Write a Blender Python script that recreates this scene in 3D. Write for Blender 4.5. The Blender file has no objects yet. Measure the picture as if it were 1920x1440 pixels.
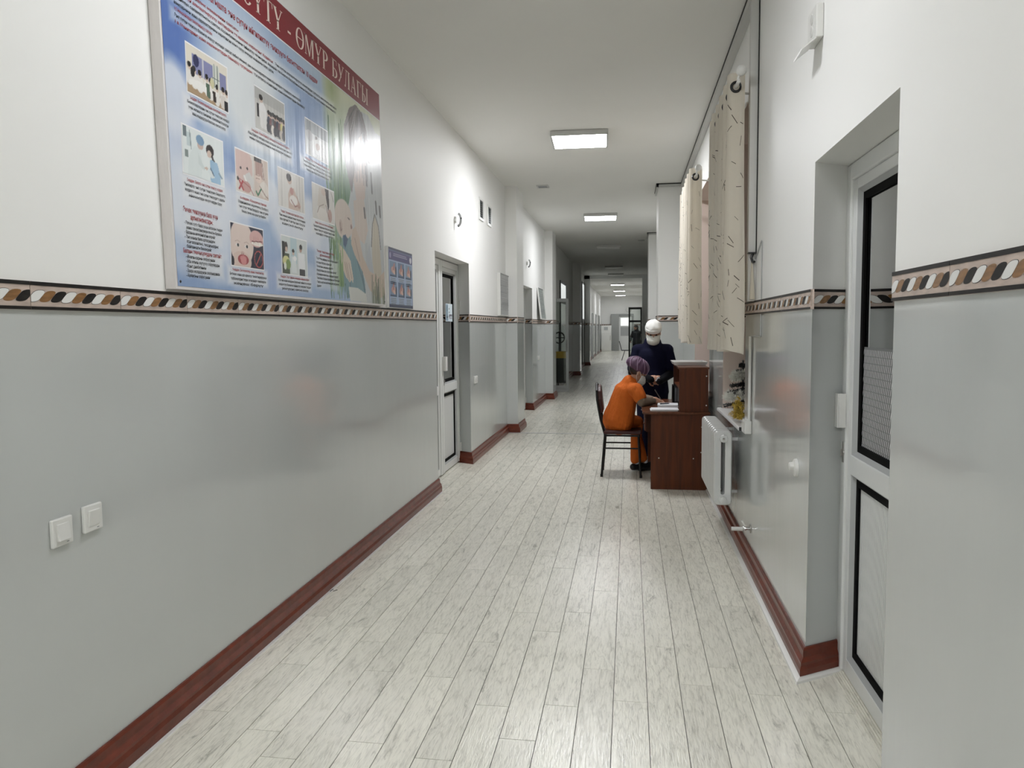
import bpy, bmesh, math, random
import numpy as np
from mathutils import Vector, Matrix, Euler
random.seed(7); np.random.seed(7)
PI = math.pi
S = bpy.context.scene
COL = S.collection

# ------------------------------------------------------------------ camera
def make_camera():
    F, W, H = 1420.0, 1920.0, 1440.0
    vp, roll = (1180.0, 612.0), 0.0025
    fw = Vector(((vp[0]-W/2)/F, (vp[1]-H/2)/F, 1)).normalized()
    up = Vector((roll, -1, 0)); up = (up - fw*up.dot(fw)).normalized()
    rt = up.cross(fw)*-1
    if rt.x < 0: rt = -rt
    rt.normalize()
    w = lambda c: Vector((rt.dot(c), fw.dot(c), up.dot(c)))     # camera axes in world axes
    X, Y, Z = w(Vector((1,0,0))), w(Vector((0,-1,0))), w(Vector((0,0,-1)))
    m = Matrix((X, Y, Z)).transposed().to_4x4()
    m.translation = Vector((0, 0, 1.55))
    cd = bpy.data.cameras.new('camera'); cam = bpy.data.objects.new('camera', cd); COL.objects.link(cam)
    cd.sensor_width = 36; cd.lens = F/W*36; cd.clip_start = 0.05; cd.clip_end = 200
    cam.matrix_world = m
    S.camera = cam
make_camera()

# ------------------------------------------------------------------ world, exposure
wd = bpy.data.worlds.new('World'); S.world = wd; wd.use_nodes = True
wd.node_tree.nodes['Background'].inputs[0].default_value = (0.02, 0.025, 0.04, 1)   # night outside the windows
wd.node_tree.nodes['Background'].inputs[1].default_value = 0.3
S.view_settings.view_transform = 'Standard'; S.view_settings.look = 'None'
S.view_settings.exposure = 2.0; S.view_settings.gamma = 1.0; S.view_settings.use_curve_mapping = False
LAMP = {'behind': 30.0, 'near': 7.6, 'first': 14.5, 'second': 11.5, 'far': 8.5}    # light panels that are switched on; the behind one is unseen, added as frontal fill
S.cycles.max_bounces = 10; S.cycles.diffuse_bounces = 6; S.cycles.glossy_bounces = 4; S.cycles.transparent_max_bounces = 12
S.cycles.sample_clamp_indirect = 10.0
S.cycles.caustics_reflective = False; S.cycles.caustics_refractive = False

# ------------------------------------------------------------------ materials
def srgb(r, g, b):
    f = lambda c: (c/12.92 if c <= 0.04045 else ((c+0.055)/1.055)**2.4)
    return (f(r/255), f(g/255), f(b/255), 1)
class NT:
    def __init__(s, name):
        s.m = bpy.data.materials.new(name); s.m.use_nodes = True
        s.t = s.m.node_tree; s.n = s.t.nodes; s.b = s.n['Principled BSDF']
    def new(s, typ, **kw):
        nd = s.n.new(typ)
        for k, v in kw.items(): setattr(nd, k, v)
        return nd
    def link(s, a, b): s.t.links.new(a, b)
def mat(name, col, rough=0.5, metal=0.0, coat=0.0, bump=None, noise=None, spec=0.5, emit=None, sheen=0.0):
    """noise=(scale vec, amount) varies the colour; bump=(scale vec, strength, distance)"""
    k = NT(name); b = k.b
    c = col if len(col) == 4 else (*col, 1)
    b.inputs['Base Color'].default_value = c; b.inputs['Roughness'].default_value = rough
    b.inputs['Metallic'].default_value = metal; b.inputs['Coat Weight'].default_value = coat
    b.inputs['Coat Roughness'].default_value = 0.08
    b.inputs['Specular IOR Level'].default_value = spec
    b.inputs['Sheen Weight'].default_value = sheen
    if emit:
        b.inputs['Emission Color'].default_value = (*emit[0], 1); b.inputs['Emission Strength'].default_value = emit[1]
    if noise or bump: tc = k.new('ShaderNodeTexCoord')
    def ns(scale, detail=4):
        mp = k.new('ShaderNodeMapping'); mp.inputs['Scale'].default_value = scale
        k.link(tc.outputs['Object'], mp.inputs[0])
        n = k.new('ShaderNodeTexNoise'); n.inputs['Scale'].default_value = 1; n.inputs['Detail'].default_value = detail
        k.link(mp.outputs[0], n.inputs[0]); return n
    if noise:
        n = ns(noise[0]); rp = k.new('ShaderNodeValToRGB'); a = noise[1]
        rp.color_ramp.elements[0].position = 0.3; rp.color_ramp.elements[1].position = 0.7
        rp.color_ramp.elements[0].color = tuple(x*(1-a) for x in c[:3])+(1,)
        rp.color_ramp.elements[1].color = tuple(min(1, x*(1+a)) for x in c[:3])+(1,)
        k.link(n.outputs[0], rp.inputs[0]); k.link(rp.outputs[0], b.inputs['Base Color'])
    if bump:
        n = ns(bump[0]); bp = k.new('ShaderNodeBump'); bp.inputs['Strength'].default_value = bump[1]; bp.inputs['Distance'].default_value = bump[2]
        k.link(n.outputs[0], bp.inputs['Height']); k.link(bp.outputs[0], b.inputs['Normal'])
        if coat: k.link(bp.outputs[0], b.inputs['Coat Normal'])
    return k.m

M = {}
M['white_wall'] = mat('white_wall_paint', (0.83, 0.83, 0.81), 0.55, bump=((30, 30, 30), 0.08, 0.002))
M['grey_wall'] = mat('grey_gloss_paint', (0.515, 0.535, 0.525), 0.16, coat=0.6, bump=((5, 5, 1.2), 0.10, 0.010), noise=((1.2, 1.2, 0.7), 0.03), spec=0.6)
M['ceiling'] = mat('ceiling_paint', (0.78, 0.775, 0.745), 0.7, noise=((0.8, 0.8, 0.8), 0.02))
M['jamb'] = mat('pale_pink_jamb', (0.72, 0.60, 0.53), 0.5)  # pale pink base colour on the window reveals
M['skirting'] = mat('red_brown_gloss_paint', (0.135, 0.027, 0.013), 0.3, spec=0.35, coat=0.1, bump=((25, 25, 40), 0.25, 0.004), noise=((14, 14, 30), 0.25))
M['pvc'] = mat('white_pvc', (0.72, 0.73, 0.72), 0.3)
M['pvc_grey'] = mat('grey_plastic_and_bead_shade', (0.40, 0.41, 0.41), 0.35)
M['gasket'] = mat('black_rubber', (0.004, 0.004, 0.004), 0.8, spec=0.1)
M['white_plastic'] = mat('white_plastic', (0.70, 0.70, 0.675), 0.3)
M['lamp_frame'] = mat('lamp_frame_white', (0.55, 0.55, 0.53), 0.45)
M['chrome'] = mat('chrome', (0.6, 0.6, 0.6), 0.15, metal=1)
M['steel'] = mat('dull_steel', (0.35, 0.34, 0.32), 0.4, metal=1)
M['black'] = mat('black_paint', (0.008, 0.008, 0.009), 0.35)
M['dark'] = mat('dark_opening_and_shade', (0.012, 0.012, 0.011), 0.7)
M['subfloor'] = mat('dark_joint', (0.06, 0.058, 0.05), 0.9)
M['radiator'] = mat('white_radiator_enamel', (0.66, 0.67, 0.66), 0.28, coat=0.2)
M['sill'] = mat('white_sill', (0.74, 0.74, 0.74), 0.3)
M['dark_alu'] = mat('dark_grey_aluminium', (0.03, 0.032, 0.03), 0.4)
M['grey_alu'] = mat('grey_aluminium', (0.30, 0.31, 0.30), 0.4)
M['paper'] = mat('white_paper', (0.72, 0.72, 0.74), 0.7)
M['marble'] = mat('pinkish_marble_print', (0.50, 0.405, 0.35), 0.4, noise=((14, 14, 60), 0.22))
M['tile_black'] = mat('black_marble_print', (0.010, 0.008, 0.007), 0.45, spec=0.3, noise=((30, 30, 90), 0.6))
M['tile_white'] = mat('white_lozenge_print', (0.76, 0.76, 0.74), 0.22)
M['tile_brown'] = mat('brown_wood_print', (0.24, 0.12, 0.045), 0.25, noise=((20, 20, 120), 0.25))
M['grout'] = mat('pale_grout', (0.55, 0.53, 0.5), 0.9)
for k_, e_ in LAMP.items(): M['lamp_'+k_] = mat('lit_diffuser_'+k_, (0.9, 0.9, 0.9), 0.5, emit=((0.99, 1.0, 1.035), e_))
M['lamp_off'] = mat('unlit_diffuser', (0.62, 0.62, 0.6), 0.4)
M['lit_glass'] = mat('lit_window_pane', (0.8, 0.8, 0.8), 0.3, emit=((0.95, 1.0, 0.97), 0.16))

def wood_mat(name, c0, c1, axis='Z', rough=0.3):
    k = NT(name); tc = k.new('ShaderNodeTexCoord'); mp = k.new('ShaderNodeMapping')
    mp.inputs['Scale'].default_value = {'Z': (30, 30, 2.2), 'Y': (30, 2.2, 30), 'X': (2.2, 30, 30)}[axis]
    n = k.new('ShaderNodeTexNoise'); n.inputs['Scale'].default_value = 1; n.inputs['Detail'].default_value = 6; n.inputs['Distortion'].default_value = 0.6
    rp = k.new('ShaderNodeValToRGB'); rp.color_ramp.elements[0].position = 0.3; rp.color_ramp.elements[1].position = 0.72
    rp.color_ramp.elements[0].color = (*c0, 1); rp.color_ramp.elements[1].color = (*c1, 1)
    k.link(tc.outputs['Object'], mp.inputs[0]); k.link(mp.outputs[0], n.inputs[0]); k.link(n.outputs[0], rp.inputs[0])
    k.link(rp.outputs[0], k.b.inputs['Base Color']); k.b.inputs['Roughness'].default_value = rough; k.b.inputs['Specular IOR Level'].default_value = 0.25
    return k.m
M['desk_wood'] = wood_mat('mahogany_laminate', (0.060, 0.014, 0.0035), (0.115, 0.029, 0.007), 'Z', 0.42)
M['desk_top'] = wood_mat('mahogany_laminate_top', (0.075, 0.024, 0.010), (0.13, 0.042, 0.018), 'Y', 0.25)

def plank_mat():
    k = NT('grey_oak_plank_print'); b = k.b
    tc = k.new('ShaderNodeTexCoord'); oi = k.new('ShaderNodeObjectInfo'); ge = k.new('ShaderNodeNewGeometry')
    ad = k.new('ShaderNodeMath', operation='ADD'); k.link(oi.outputs['Random'], ad.inputs[0]); k.link(ge.outputs['Random Per Island'], ad.inputs[1])
    fr = k.new('ShaderNodeMath', operation='FRACT'); k.link(ad.outputs[0], fr.inputs[0])
    cb = k.new('ShaderNodeCombineXYZ'); mu = k.new('ShaderNodeMath', operation='MULTIPLY'); mu.inputs[1].default_value = 91.7
    k.link(fr.outputs[0], mu.inputs[0]); k.link(mu.outputs[0], cb.inputs[2]); k.link(mu.outputs[0], cb.inputs[1])
    av = k.new('ShaderNodeVectorMath', operation='ADD'); k.link(tc.outputs['Object'], av.inputs[0]); k.link(cb.outputs[0], av.inputs[1])
    def noise(scale, detail, dist=0.0, rough=0.55):
        mp = k.new('ShaderNodeMapping'); mp.inputs['Scale'].default_value = scale; k.link(av.outputs[0], mp.inputs[0])
        n = k.new('ShaderNodeTexNoise'); n.inputs['Scale'].default_value = 1; n.inputs['Detail'].default_value = detail
        n.inputs['Distortion'].default_value = dist; n.inputs['Roughness'].default_value = rough
        k.link(mp.outputs[0], n.inputs[0]); return n
    # broad grey patches, long streaks and fine curling grain
    pat = noise((22, 4.2, 1), 6, 0.6, 0.75); fine = noise((130, 14, 1), 5, 0.8); sm = noise((9, 1.3, 1), 2)
    sc = k.new('ShaderNodeMath', operation='MULTIPLY'); sc.inputs[1].default_value = 26; k.link(sm.outputs[0], sc.inputs[0])
    rings = k.new('ShaderNodeMath', operation='SINE'); k.link(sc.outputs[0], rings.inputs[0])
    ab = k.new('ShaderNodeMath', operation='ABSOLUTE'); k.link(rings.outputs[0], ab.inputs[0])
    ring_r = k.new('ShaderNodeValToRGB'); k.link(ab.outputs[0], ring_r.inputs[0])
    ring_r.color_ramp.elements[0].position = 0.0; ring_r.color_ramp.elements[0].color = (0.86, 0.86, 0.85, 1)
    ring_r.color_ramp.elements[1].position = 0.35; ring_r.color_ramp.elements[1].color = (1, 1, 1, 1)
    rp = k.new('ShaderNodeValToRGB'); k.link(pat.outputs[0], rp.inputs[0]); e = rp.color_ramp.elements
    e[0].position = 0.33; e[0].color = (0.50, 0.485, 0.42, 1); e[1].position = 0.56; e[1].color = (0.83, 0.81, 0.715, 1)
    e2 = rp.color_ramp.elements.new(0.41); e2.color = (0.76, 0.742, 0.655, 1)
    fr2 = k.new('ShaderNodeValToRGB'); k.link(fine.outputs[0], fr2.inputs[0])
    fr2.color_ramp.elements[0].position = 0.36; fr2.color_ramp.elements[0].color = (0.82, 0.82, 0.81, 1)
    fr2.color_ramp.elements[1].position = 0.5; fr2.color_ramp.elements[1].color = (1, 1, 1, 1)
    tone = k.new('ShaderNodeMapRange'); tone.inputs[3].default_value = 0.93; tone.inputs[4].default_value = 1.05; k.link(fr.outputs[0], tone.inputs[0])
    def mul(a, b_):
        x = k.new('ShaderNodeMix', data_type='RGBA', blend_type='MULTIPLY'); x.inputs[0].default_value = 1
        k.link(a, x.inputs[6]); k.link(b_, x.inputs[7]); return x.outputs[2]
    c = mul(mul(rp.outputs[0], fr2.outputs[0]), ring_r.outputs[0])
    tv = k.new('ShaderNodeCombineColor')
    for i in range(3): k.link(tone.outputs[0], tv.inputs[i])
    k.link(mul(c, tv.outputs[0]), b.inputs['Base Color'])
    rr = k.new('ShaderNodeMapRange'); rr.inputs[3].default_value = 0.15; rr.inputs[4].default_value = 0.28; k.link(pat.outputs[0], rr.inputs[0]); k.link(rr.outputs[0], b.inputs['Roughness'])
    bp = k.new('ShaderNodeBump'); bp.inputs['Strength'].default_value = 0.45; bp.inputs['Distance'].default_value = 0.003
    k.link(fine.outputs[0], bp.inputs['Height']); k.link(bp.outputs[0], b.inputs['Normal'])
    return k.m
M['plank'] = plank_mat()

def glass_mat(name, tint, refl=1.0, fac_min=0.03):
    k = NT(name); k.n.remove(k.b); out = k.n['Material Output']
    tr = k.new('ShaderNodeBsdfTransparent'); tr.inputs[0].default_value = (*tint, 1)
    gl = k.new('ShaderNodeBsdfGlossy'); gl.inputs['Roughness'].default_value = 0.02
    fr = k.new('ShaderNodeFresnel'); fr.inputs[0].default_value = 1.5
    mx = k.new('ShaderNodeMixShader'); pw = k.new('ShaderNodeMath', operation='MULTIPLY', use_clamp=True); pw.inputs[1].default_value = refl; k.link(fr.outputs[0], pw.inputs[0]); k.link(pw.outputs[0], mx.inputs[0]); k.link(tr.outputs[0], mx.inputs[1]); k.link(gl.outputs[0], mx.inputs[2])
    k.link(mx.outputs[0], out.inputs[0]); return k.m
M['glass'] = glass_mat('window_glass', (0.85, 0.88, 0.86))
M['dark_glass'] = glass_mat('smoky_glass', (0.45, 0.46, 0.45), 4.0)
def curtain_mat():
    k = NT('cream_sheer_cloth'); k.n.remove(k.b); out = k.n['Material Output']
    d = k.new('ShaderNodeBsdfDiffuse'); d.inputs[0].default_value = (0.80, 0.755, 0.66, 1)
    t = k.new('ShaderNodeBsdfTranslucent'); t.inputs[0].default_value = (0.82, 0.75, 0.65, 1)
    mx = k.new('ShaderNodeMixShader'); mx.inputs[0].default_value = 0.4
    k.link(d.outputs[0], mx.inputs[1]); k.link(t.outputs[0], mx.inputs[2]); k.link(mx.outputs[0], out.inputs[0]); return k.m
M['curtain'] = curtain_mat()
def print_mat(name, rough, coat=0.0, bump=None, gain=1.0):
    k = NT(name); a = k.new('ShaderNodeVertexColor'); a.layer_name = 'Col'
    k.link(a.outputs[0], k.b.inputs['Base Color']); k.b.inputs['Roughness'].default_value = rough; k.b.inputs['Coat Weight'].default_value = coat
    k.b.inputs['Coat Roughness'].default_value = 0.05
    if bump:
        tc = k.new('ShaderNodeTexCoord'); mp = k.new('ShaderNodeMapping'); mp.inputs['Scale'].default_value = bump[0]; k.link(tc.outputs['Object'], mp.inputs[0])
        n = k.new('ShaderNodeTexNoise'); n.inputs['Scale'].default_value = 1; n.inputs['Detail'].default_value = 2; k.link(mp.outputs[0], n.inputs[0])
        bp = k.new('ShaderNodeBump'); bp.inputs['Strength'].default_value = bump[1]; bp.inputs['Distance'].default_value = bump[2]
        k.link(n.outputs[0], bp.inputs['Height']); k.link(bp.outputs[0], k.b.inputs['Normal'])
    return k.m
M['print'] = print_mat('glossy_vinyl_print', 0.30, 0.0, ((10, 10, 1.2), 0.35, 0.015)); M['print'].node_tree.nodes['Principled BSDF'].inputs['Specular IOR Level'].default_value = 0.45
M['print_flat'] = print_mat('laminated_print', 0.35)
def flat(name, c, rough=0.3): return mat(name, c, rough)
M['ink_black'] = flat('black_ink', (0.012, 0.012, 0.015)); M['ink_red'] = flat('red_ink', (0.34, 0.035, 0.04)); M['ink_cream'] = flat('cream_ink', (0.72, 0.60, 0.53))
M['ink_white'] = flat('white_ink', (0.75, 0.75, 0.76)); M['ink_crimson'] = flat('crimson_ink', (0.20, 0.012, 0.022), 0.4); M['ink_grey'] = flat('grey_ink', (0.16, 0.17, 0.18))

# ------------------------------------------------------------------ mesh helpers
class MB:
    def __init__(s): s.v = []; s.f = []; s.m = []
    def add(s, vs, fs, m=0):
        o = len(s.v); s.v += [tuple(p) for p in vs]
        for f in fs: s.f.append(tuple(i+o for i in f)); s.m.append(m)
        return s
    def box(s, x0, x1, y0, y1, z0, z1, m=0):
        v = [(x0,y0,z0),(x1,y0,z0),(x1,y1,z0),(x0,y1,z0),(x0,y0,z1),(x1,y0,z1),(x1,y1,z1),(x0,y1,z1)]
        return s.add(v, [(0,3,2,1),(4,5,6,7),(0,1,5,4),(1,2,6,5),(2,3,7,6),(3,0,4,7)], m)
    def poly(s, pts, m=0): return s.add(pts, [tuple(range(len(pts)))], m)
    def prism(s, pts, d, m=0):
        """closed polygon pts (3D) pushed along d"""
        n = len(pts); d = Vector(d); v = [Vector(p) for p in pts]; v2 = [p+d for p in v]
        fs = [tuple(range(n))[::-1], tuple(range(n, 2*n))]+[(i, (i+1) % n, n+(i+1) % n, n+i) for i in range(n)]
        return s.add(v+v2, fs, m)
    def tube(s, pts, r, n=8, m=0, cap=True, closed=False):
        pts = [Vector(p) for p in pts]; rs = r if hasattr(r, '__len__') else [r]*len(pts)
        rings = []; ref = None; N = len(pts)
        for i, p in enumerate(pts):
            a = pts[(i-1) % N] if (i > 0 or closed) else p; b = pts[(i+1) % N] if (i < N-1 or closed) else p
            t = (b-a).normalized() if (b-a).length > 1e-9 else Vector((0, 0, 1))
            if ref is None:
                ref = t.orthogonal().normalized()
            ref = (ref - t*ref.dot(t)); ref = ref.normalized() if ref.length > 1e-6 else t.orthogonal().normalized()
            q = t.cross(ref)
            rings.append([p+(ref*math.cos(2*PI*k/n)+q*math.sin(2*PI*k/n))*rs[i] for k in range(n)])
        v = [x for rg in rings for x in rg]; fs = []
        for i in range(N if closed else N-1):
            j = (i+1) % N
            for k in range(n): fs.append((i*n+k, i*n+(k+1) % n, j*n+(k+1) % n, j*n+k))
        if cap and not closed: fs += [tuple(range(n))[::-1], tuple(range((N-1)*n, N*n))]
        return s.add(v, fs, m)
    def ball(s, c, r, nu=16, nv=10, m=0, rot=None):
        c = Vector(c); r = r if hasattr(r, '__len__') else (r, r, r); v = []; fs = []
        for j in range(nv+1):
            th = PI*j/nv
            for i in range(nu):
                ph = 2*PI*i/nu; p = Vector((r[0]*math.sin(th)*math.cos(ph), r[1]*math.sin(th)*math.sin(ph), r[2]*math.cos(th)))
                if rot: p = rot @ p
                v.append(c+p)
        for j in range(nv):
            for i in range(nu): fs.append((j*nu+i, (j+1)*nu+i, (j+1)*nu+(i+1) % nu, j*nu+(i+1) % nu))
        return s.add(v, fs, m)
    def capsule(s, a, b, ra, rb, axis=None, k=1.0, n=14, m=0):
        """rounded tapered limb; cross-section stretched by k along axis"""
        a, b = Vector(a), Vector(b); t = (b-a); L = t.length; t.normalize()
        u = Vector(axis)-t*t.dot(Vector(axis)) if axis is not None else t.orthogonal(); u.normalize(); w = t.cross(u)
        prof = [(-ra*math.cos(x), ra*math.sin(x)) for x in np.linspace(0.0, PI/2, 5)]
        prof += [(L+rb*math.sin(x), rb*math.cos(x)) for x in np.linspace(0, PI/2, 5)]
        v = []; fs = []
        for h, r in prof:
            for i in range(n):
                ph = 2*PI*i/n; v.append(a+t*h+u*(max(r, 1e-4)*k*math.cos(ph))+w*(max(r, 1e-4)*math.sin(ph)))
        R = len(prof)
        for j in range(R-1):
            for i in range(n): fs.append((j*n+i, j*n+(i+1) % n, (j+1)*n+(i+1) % n, (j+1)*n+i))
        fs += [tuple(range(n))[::-1], tuple(range((R-1)*n, R*n))]
        return s.add(v, fs, m)
    def lathe(s, c, prof, n=20, axis='z', m=0):
        v = []; fs = []
        for h, r in prof:
            for i in range(n):
                a = 2*PI*i/n; p = (r*math.cos(a), r*math.sin(a), h)
                if axis == 'x': p = (p[2], p[0], p[1])
                if axis == 'y': p = (p[0], p[2], p[1])
                v.append((c[0]+p[0], c[1]+p[1], c[2]+p[2]))
        R = len(prof)
        for j in range(R-1):
            for i in range(n): fs.append((j*n+i, j*n+(i+1) % n, (j+1)*n+(i+1) % n, (j+1)*n+i))
        fs += [tuple(range(n))[::-1], tuple(range((R-1)*n, R*n))]
        return s.add(v, fs, m)
    def mesh(s, name, mats, smooth=False):
        me = bpy.data.meshes.new(name); me.from_pydata(s.v, [], s.f)
        for x in (mats if isinstance(mats, (list, tuple)) else [mats]): me.materials.append(x)
        me.polygons.foreach_set('material_index', s.m)
        if smooth: me.polygons.foreach_set('use_smooth', [True]*len(s.f))
        me.update(); return me
def put(name, me, parent=None, loc=(0, 0, 0), rz=0.0):
    o = bpy.data.objects.new(name, me); COL.objects.link(o); o.location = loc; o.rotation_euler = (0, 0, rz)
    if parent: o.parent = parent
    return o
def obj(name, mb, mats, parent=None, loc=(0, 0, 0), rz=0.0, smooth=False, bevel=0, sharp=None):
    me = mb.mesh(name, mats, smooth or bool(sharp))
    o = put(name, me, parent, loc, rz)
    if sharp: me.set_sharp_from_angle(angle=math.radians(sharp))
    if bevel:
        b = o.modifiers.new('bevel', 'BEVEL'); b.width = bevel; b.segments = 2; b.limit_method = 'ANGLE'
    return o
def thing(name, label, cat, loc=(0, 0, 0), rz=0.0, group=None):
    o = bpy.data.objects.new(name, None); COL.objects.link(o); o.location = loc; o.rotation_euler = (0, 0, rz)
    o.empty_display_size = 0.1
    return tag(o, label, cat, group)
def tag(o, label, cat, group=None):
    o['label'] = label; o['category'] = cat
    if group: o['group'] = group
    return o
def struct(o, label=None):
    o['kind'] = 'structure'
    if label: o['label'] = label
    return o
def bake(o):
    dg = bpy.context.evaluated_depsgraph_get(); me = bpy.data.meshes.new_from_object(o.evaluated_get(dg))
    o.modifiers.clear(); o.data = me; return o
def blob(name, mb, m, parent, voxel=0.01, smooth=6, keep=True):
    """one continuous skin grown over overlapping volumes"""
    o = obj(name, mb, m, parent)
    r = o.modifiers.new('remesh', 'REMESH'); r.mode = 'VOXEL'; r.voxel_size = voxel; r.use_smooth_shade = True
    sm = o.modifiers.new('smooth', 'SMOOTH'); sm.iterations = smooth; sm.factor = 0.5
    bake(o); return o
# ------------------------------------------------------------------ the corridor: x across, y along, z up
L, R, C = -1.787, 0.775, 3.588
BT0, BT1 = 1.617, 1.702                      # tile border
BAY = 0.775                                  # face of the thicker window bay
CF = 3.47                                    # ceiling of the far, lit stretch
Y0, Y1 = -5.0, 49.0

def wall_quads(mb, a, b, z0=0.0, z1=C, lo=0, hi=1):
    """vertical face from plan point a to b, grey gloss below the border, white above"""
    zs = [z0]+[z for z in ((BT0+BT1)/2,) if z0 < z < z1]+[z1]
    for p, q in zip(zs, zs[1:]):
        mb.poly([(*a, p), (*b, p), (*b, q), (*a, q)], lo if q <= BT1 else hi)
DL = 2.27                                    # door reveal height
wl = MB()
left_path = [((L, Y0), (L, 6.91)), ((L, 8.42), (L, 11.0)), ((L, 11.0), (-1.62, 11.0)), ((-1.62, 11.0), (-1.62, 11.68)), ((-1.62, 11.68), (L, 11.68)),
             ((L, 11.68), (L, 12.45)), ((L, 14.05), (L, 16.2)), ((L, 16.2), (-1.62, 16.2)), ((-1.62, 16.2), (-1.62, 16.95)), ((-1.62, 16.95), (L, 16.95)),
             ((L, 16.95), (L, 24.3)), ((L, 24.3), (-1.56, 24.3)), ((-1.56, 24.3), (-1.56, 25.1)), ((-1.56, 25.1), (L, 25.1)), ((L, 25.1), (L, 30.6)),
             ((L, 30.6), (-1.57, 30.6)), ((-1.57, 30.6), (-1.57, 31.1)), ((-1.57, 31.1), (L, 31.1)), ((L, 31.1), (L, Y1))]
for a, b in left_path: wall_quads(wl, a, b)
def recess(mb, x, xd, ya, yb, ra, rb, zt, top=C):
    """door recess with splayed reveals: opening ya..yb in plane x, door plane xd from ra to rb"""
    wall_quads(mb, (x, ya), (xd, ra), 0, zt); wall_quads(mb, (xd, rb), (x, yb), 0, zt)
    mb.poly([(x, ya, zt), (x, yb, zt), (xd, rb, zt), (xd, ra, zt)], 1)
    mb.poly([(x, ya, zt), (x, yb, zt), (x, yb, top), (x, ya, top)], 1)
recess(wl, L, -1.96, 6.91, 8.42, 6.81, 8.53, DL)
recess(wl, L, -1.96, 12.45, 14.05, 12.35, 14.14, DL)
LW = struct(obj('wall_left', wl, [M['grey_wall'], M['white_wall']]))

WIN = [(5.30, 6.52), (7.62, 9.3)]; WZ0, WZ1 = 0.86, 3.02
wr = MB()
for a, b in [((R, Y0), (R, 2.40)), ((R, 3.42), (R, 5.30)), ((BAY, 6.52), (BAY, 7.62)), ((BAY, 9.3), (BAY, 11.25)),
             ((BAY, 11.25), (0.41, 11.25)), ((0.41, 11.25), (0.41, 12.0)), ((0.41, 12.0), (BAY, 12.0)), ((BAY, 12.0), (BAY, 17.0)), ((BAY, 17.0), (0.41, 17.0)), ((0.41, 17.0), (0.41, 17.8)),
             ((0.41, 17.8), (0.8, 17.8)), ((0.8, 17.8), (0.8, 30.5)), ((0.8, 30.5), (0.5, 30.5)), ((0.5, 30.5), (0.5, 31.1)), ((0.5, 31.1), (0.8, 31.1)), ((0.8, 31.1), (0.8, Y1))]:
    wall_quads(wr, a, b)
recess(wr, R, 0.955, 2.40, 3.42, 2.25, 3.54, 2.235)
for ya, yb in WIN:
    wr.poly([(BAY, ya, 0), (BAY, yb, 0), (BAY, yb, WZ0-0.03), (BAY, ya, WZ0-0.03)], 0)
    wr.poly([(BAY, ya, WZ1), (BAY, yb, WZ1), (BAY, yb, C), (BAY, ya, C)], 1)
    for y in (ya, yb):
        wr.poly([(BAY, y, WZ0-0.03), (1.16, y, WZ0-0.03), (1.16, y, WZ1), (BAY, y, WZ1)], 2)
    wr.poly([(BAY, ya, WZ1), (BAY, yb, WZ1), (1.16, yb, WZ1), (1.16, ya, WZ1)], 2)
    wr.poly([(BAY, ya, WZ0-0.03), (BAY, yb, WZ0-0.03), (1.16, yb, WZ0-0.03), (1.16, ya, WZ0-0.03)], 2)
RW = struct(obj('wall_right', wr, [M['grey_wall'], M['white_wall'], M['jamb']]))
we = MB(); wall_quads(we, (L, Y1), (0.8, Y1)); EW = struct(obj('wall_end', we, [M['grey_wall'], M['white_wall']]))
wb = MB(); wall_quads(wb, (L, Y0), (R, Y0)); struct(obj('wall_back', wb, [M['grey_wall'], M['white_wall']]))
ce = MB(); ce.poly([(-2.1, Y0-.1, C), (1.2, Y0-.1, C), (1.2, 31.0, C), (-2.1, 31.0, C)]); ce.poly([(-2.1, 31.0, CF), (1.2, 31.0, CF), (1.2, Y1+.1, CF), (-2.1, Y1+.1, CF)])
ce.poly([(-2.1, 31.0, CF), (1.2, 31.0, CF), (1.2, 31.0, C), (-2.1, 31.0, C)])
struct(obj('ceiling', ce, M['ceiling']))
bm_ = MB(); bm_.box(-1.9, 0.9, 30.6, 31.0, 3.455, C-0.002); struct(obj('trim_1', bm_, M['white_wall']), 'ceiling beam over the far partition')

# floor: every plank a piece, the far ones joined
PW, PL, PX = 0.1405, 1.028, 0.0782
fl = MB(); fl.poly([(-2.1, Y0, -0.004), (1.2, Y0, -0.004), (1.2, Y1, -0.004), (-2.1, Y1, -0.004)])
FL = struct(obj('floor', fl, M['subfloor']))
seam = {-5: 3.845, -4: 3.605, -3: 3.883, -2: 3.210, -1: 2.928, 0: 3.487, 1: 3.111, 2: 3.299, 3: 3.061, 4: 3.358}
g = 0.0014
pm = MB(); pm.box(g, PW-g, g, PL-g, -0.004, 0.0); pmesh = pm.mesh('plank', M['plank'])
cells = []
for i in range(-15, 7):
    off = seam.get(i, 3.0+random.random()) % PL
    y = Y0+off-PL
    while y < Y1:
        cells.append((i, y)); y += PL
vis = sorted([c for c in cells if c[1] > 1.3 and -1.86 < PX+c[0]*PW < (1.0 if c[1] < 3.5 else 0.74)], key=lambda c: c[1])[:300]
vs = set(vis)
for i, y in vis: put('plank', pmesh, FL, (PX+i*PW, y, 0))
rest = MB()
for i, y in cells:
    if (i, y) not in vs:
        x = PX+i*PW; rest.box(x+g, x+PW-g, max(Y0, y)+g, min(Y1, y+PL)-g, -0.004, 0.0)
ro = obj('planks', rest, M['plank'], FL); ro['kind'] = 'stuff'
th = MB(); th.box(L, 0.41, 10.93, 10.97, 0, 0.004); struct(obj('trim_2', th, M['pvc_grey']), 'flat joint strip across the floor')

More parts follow.
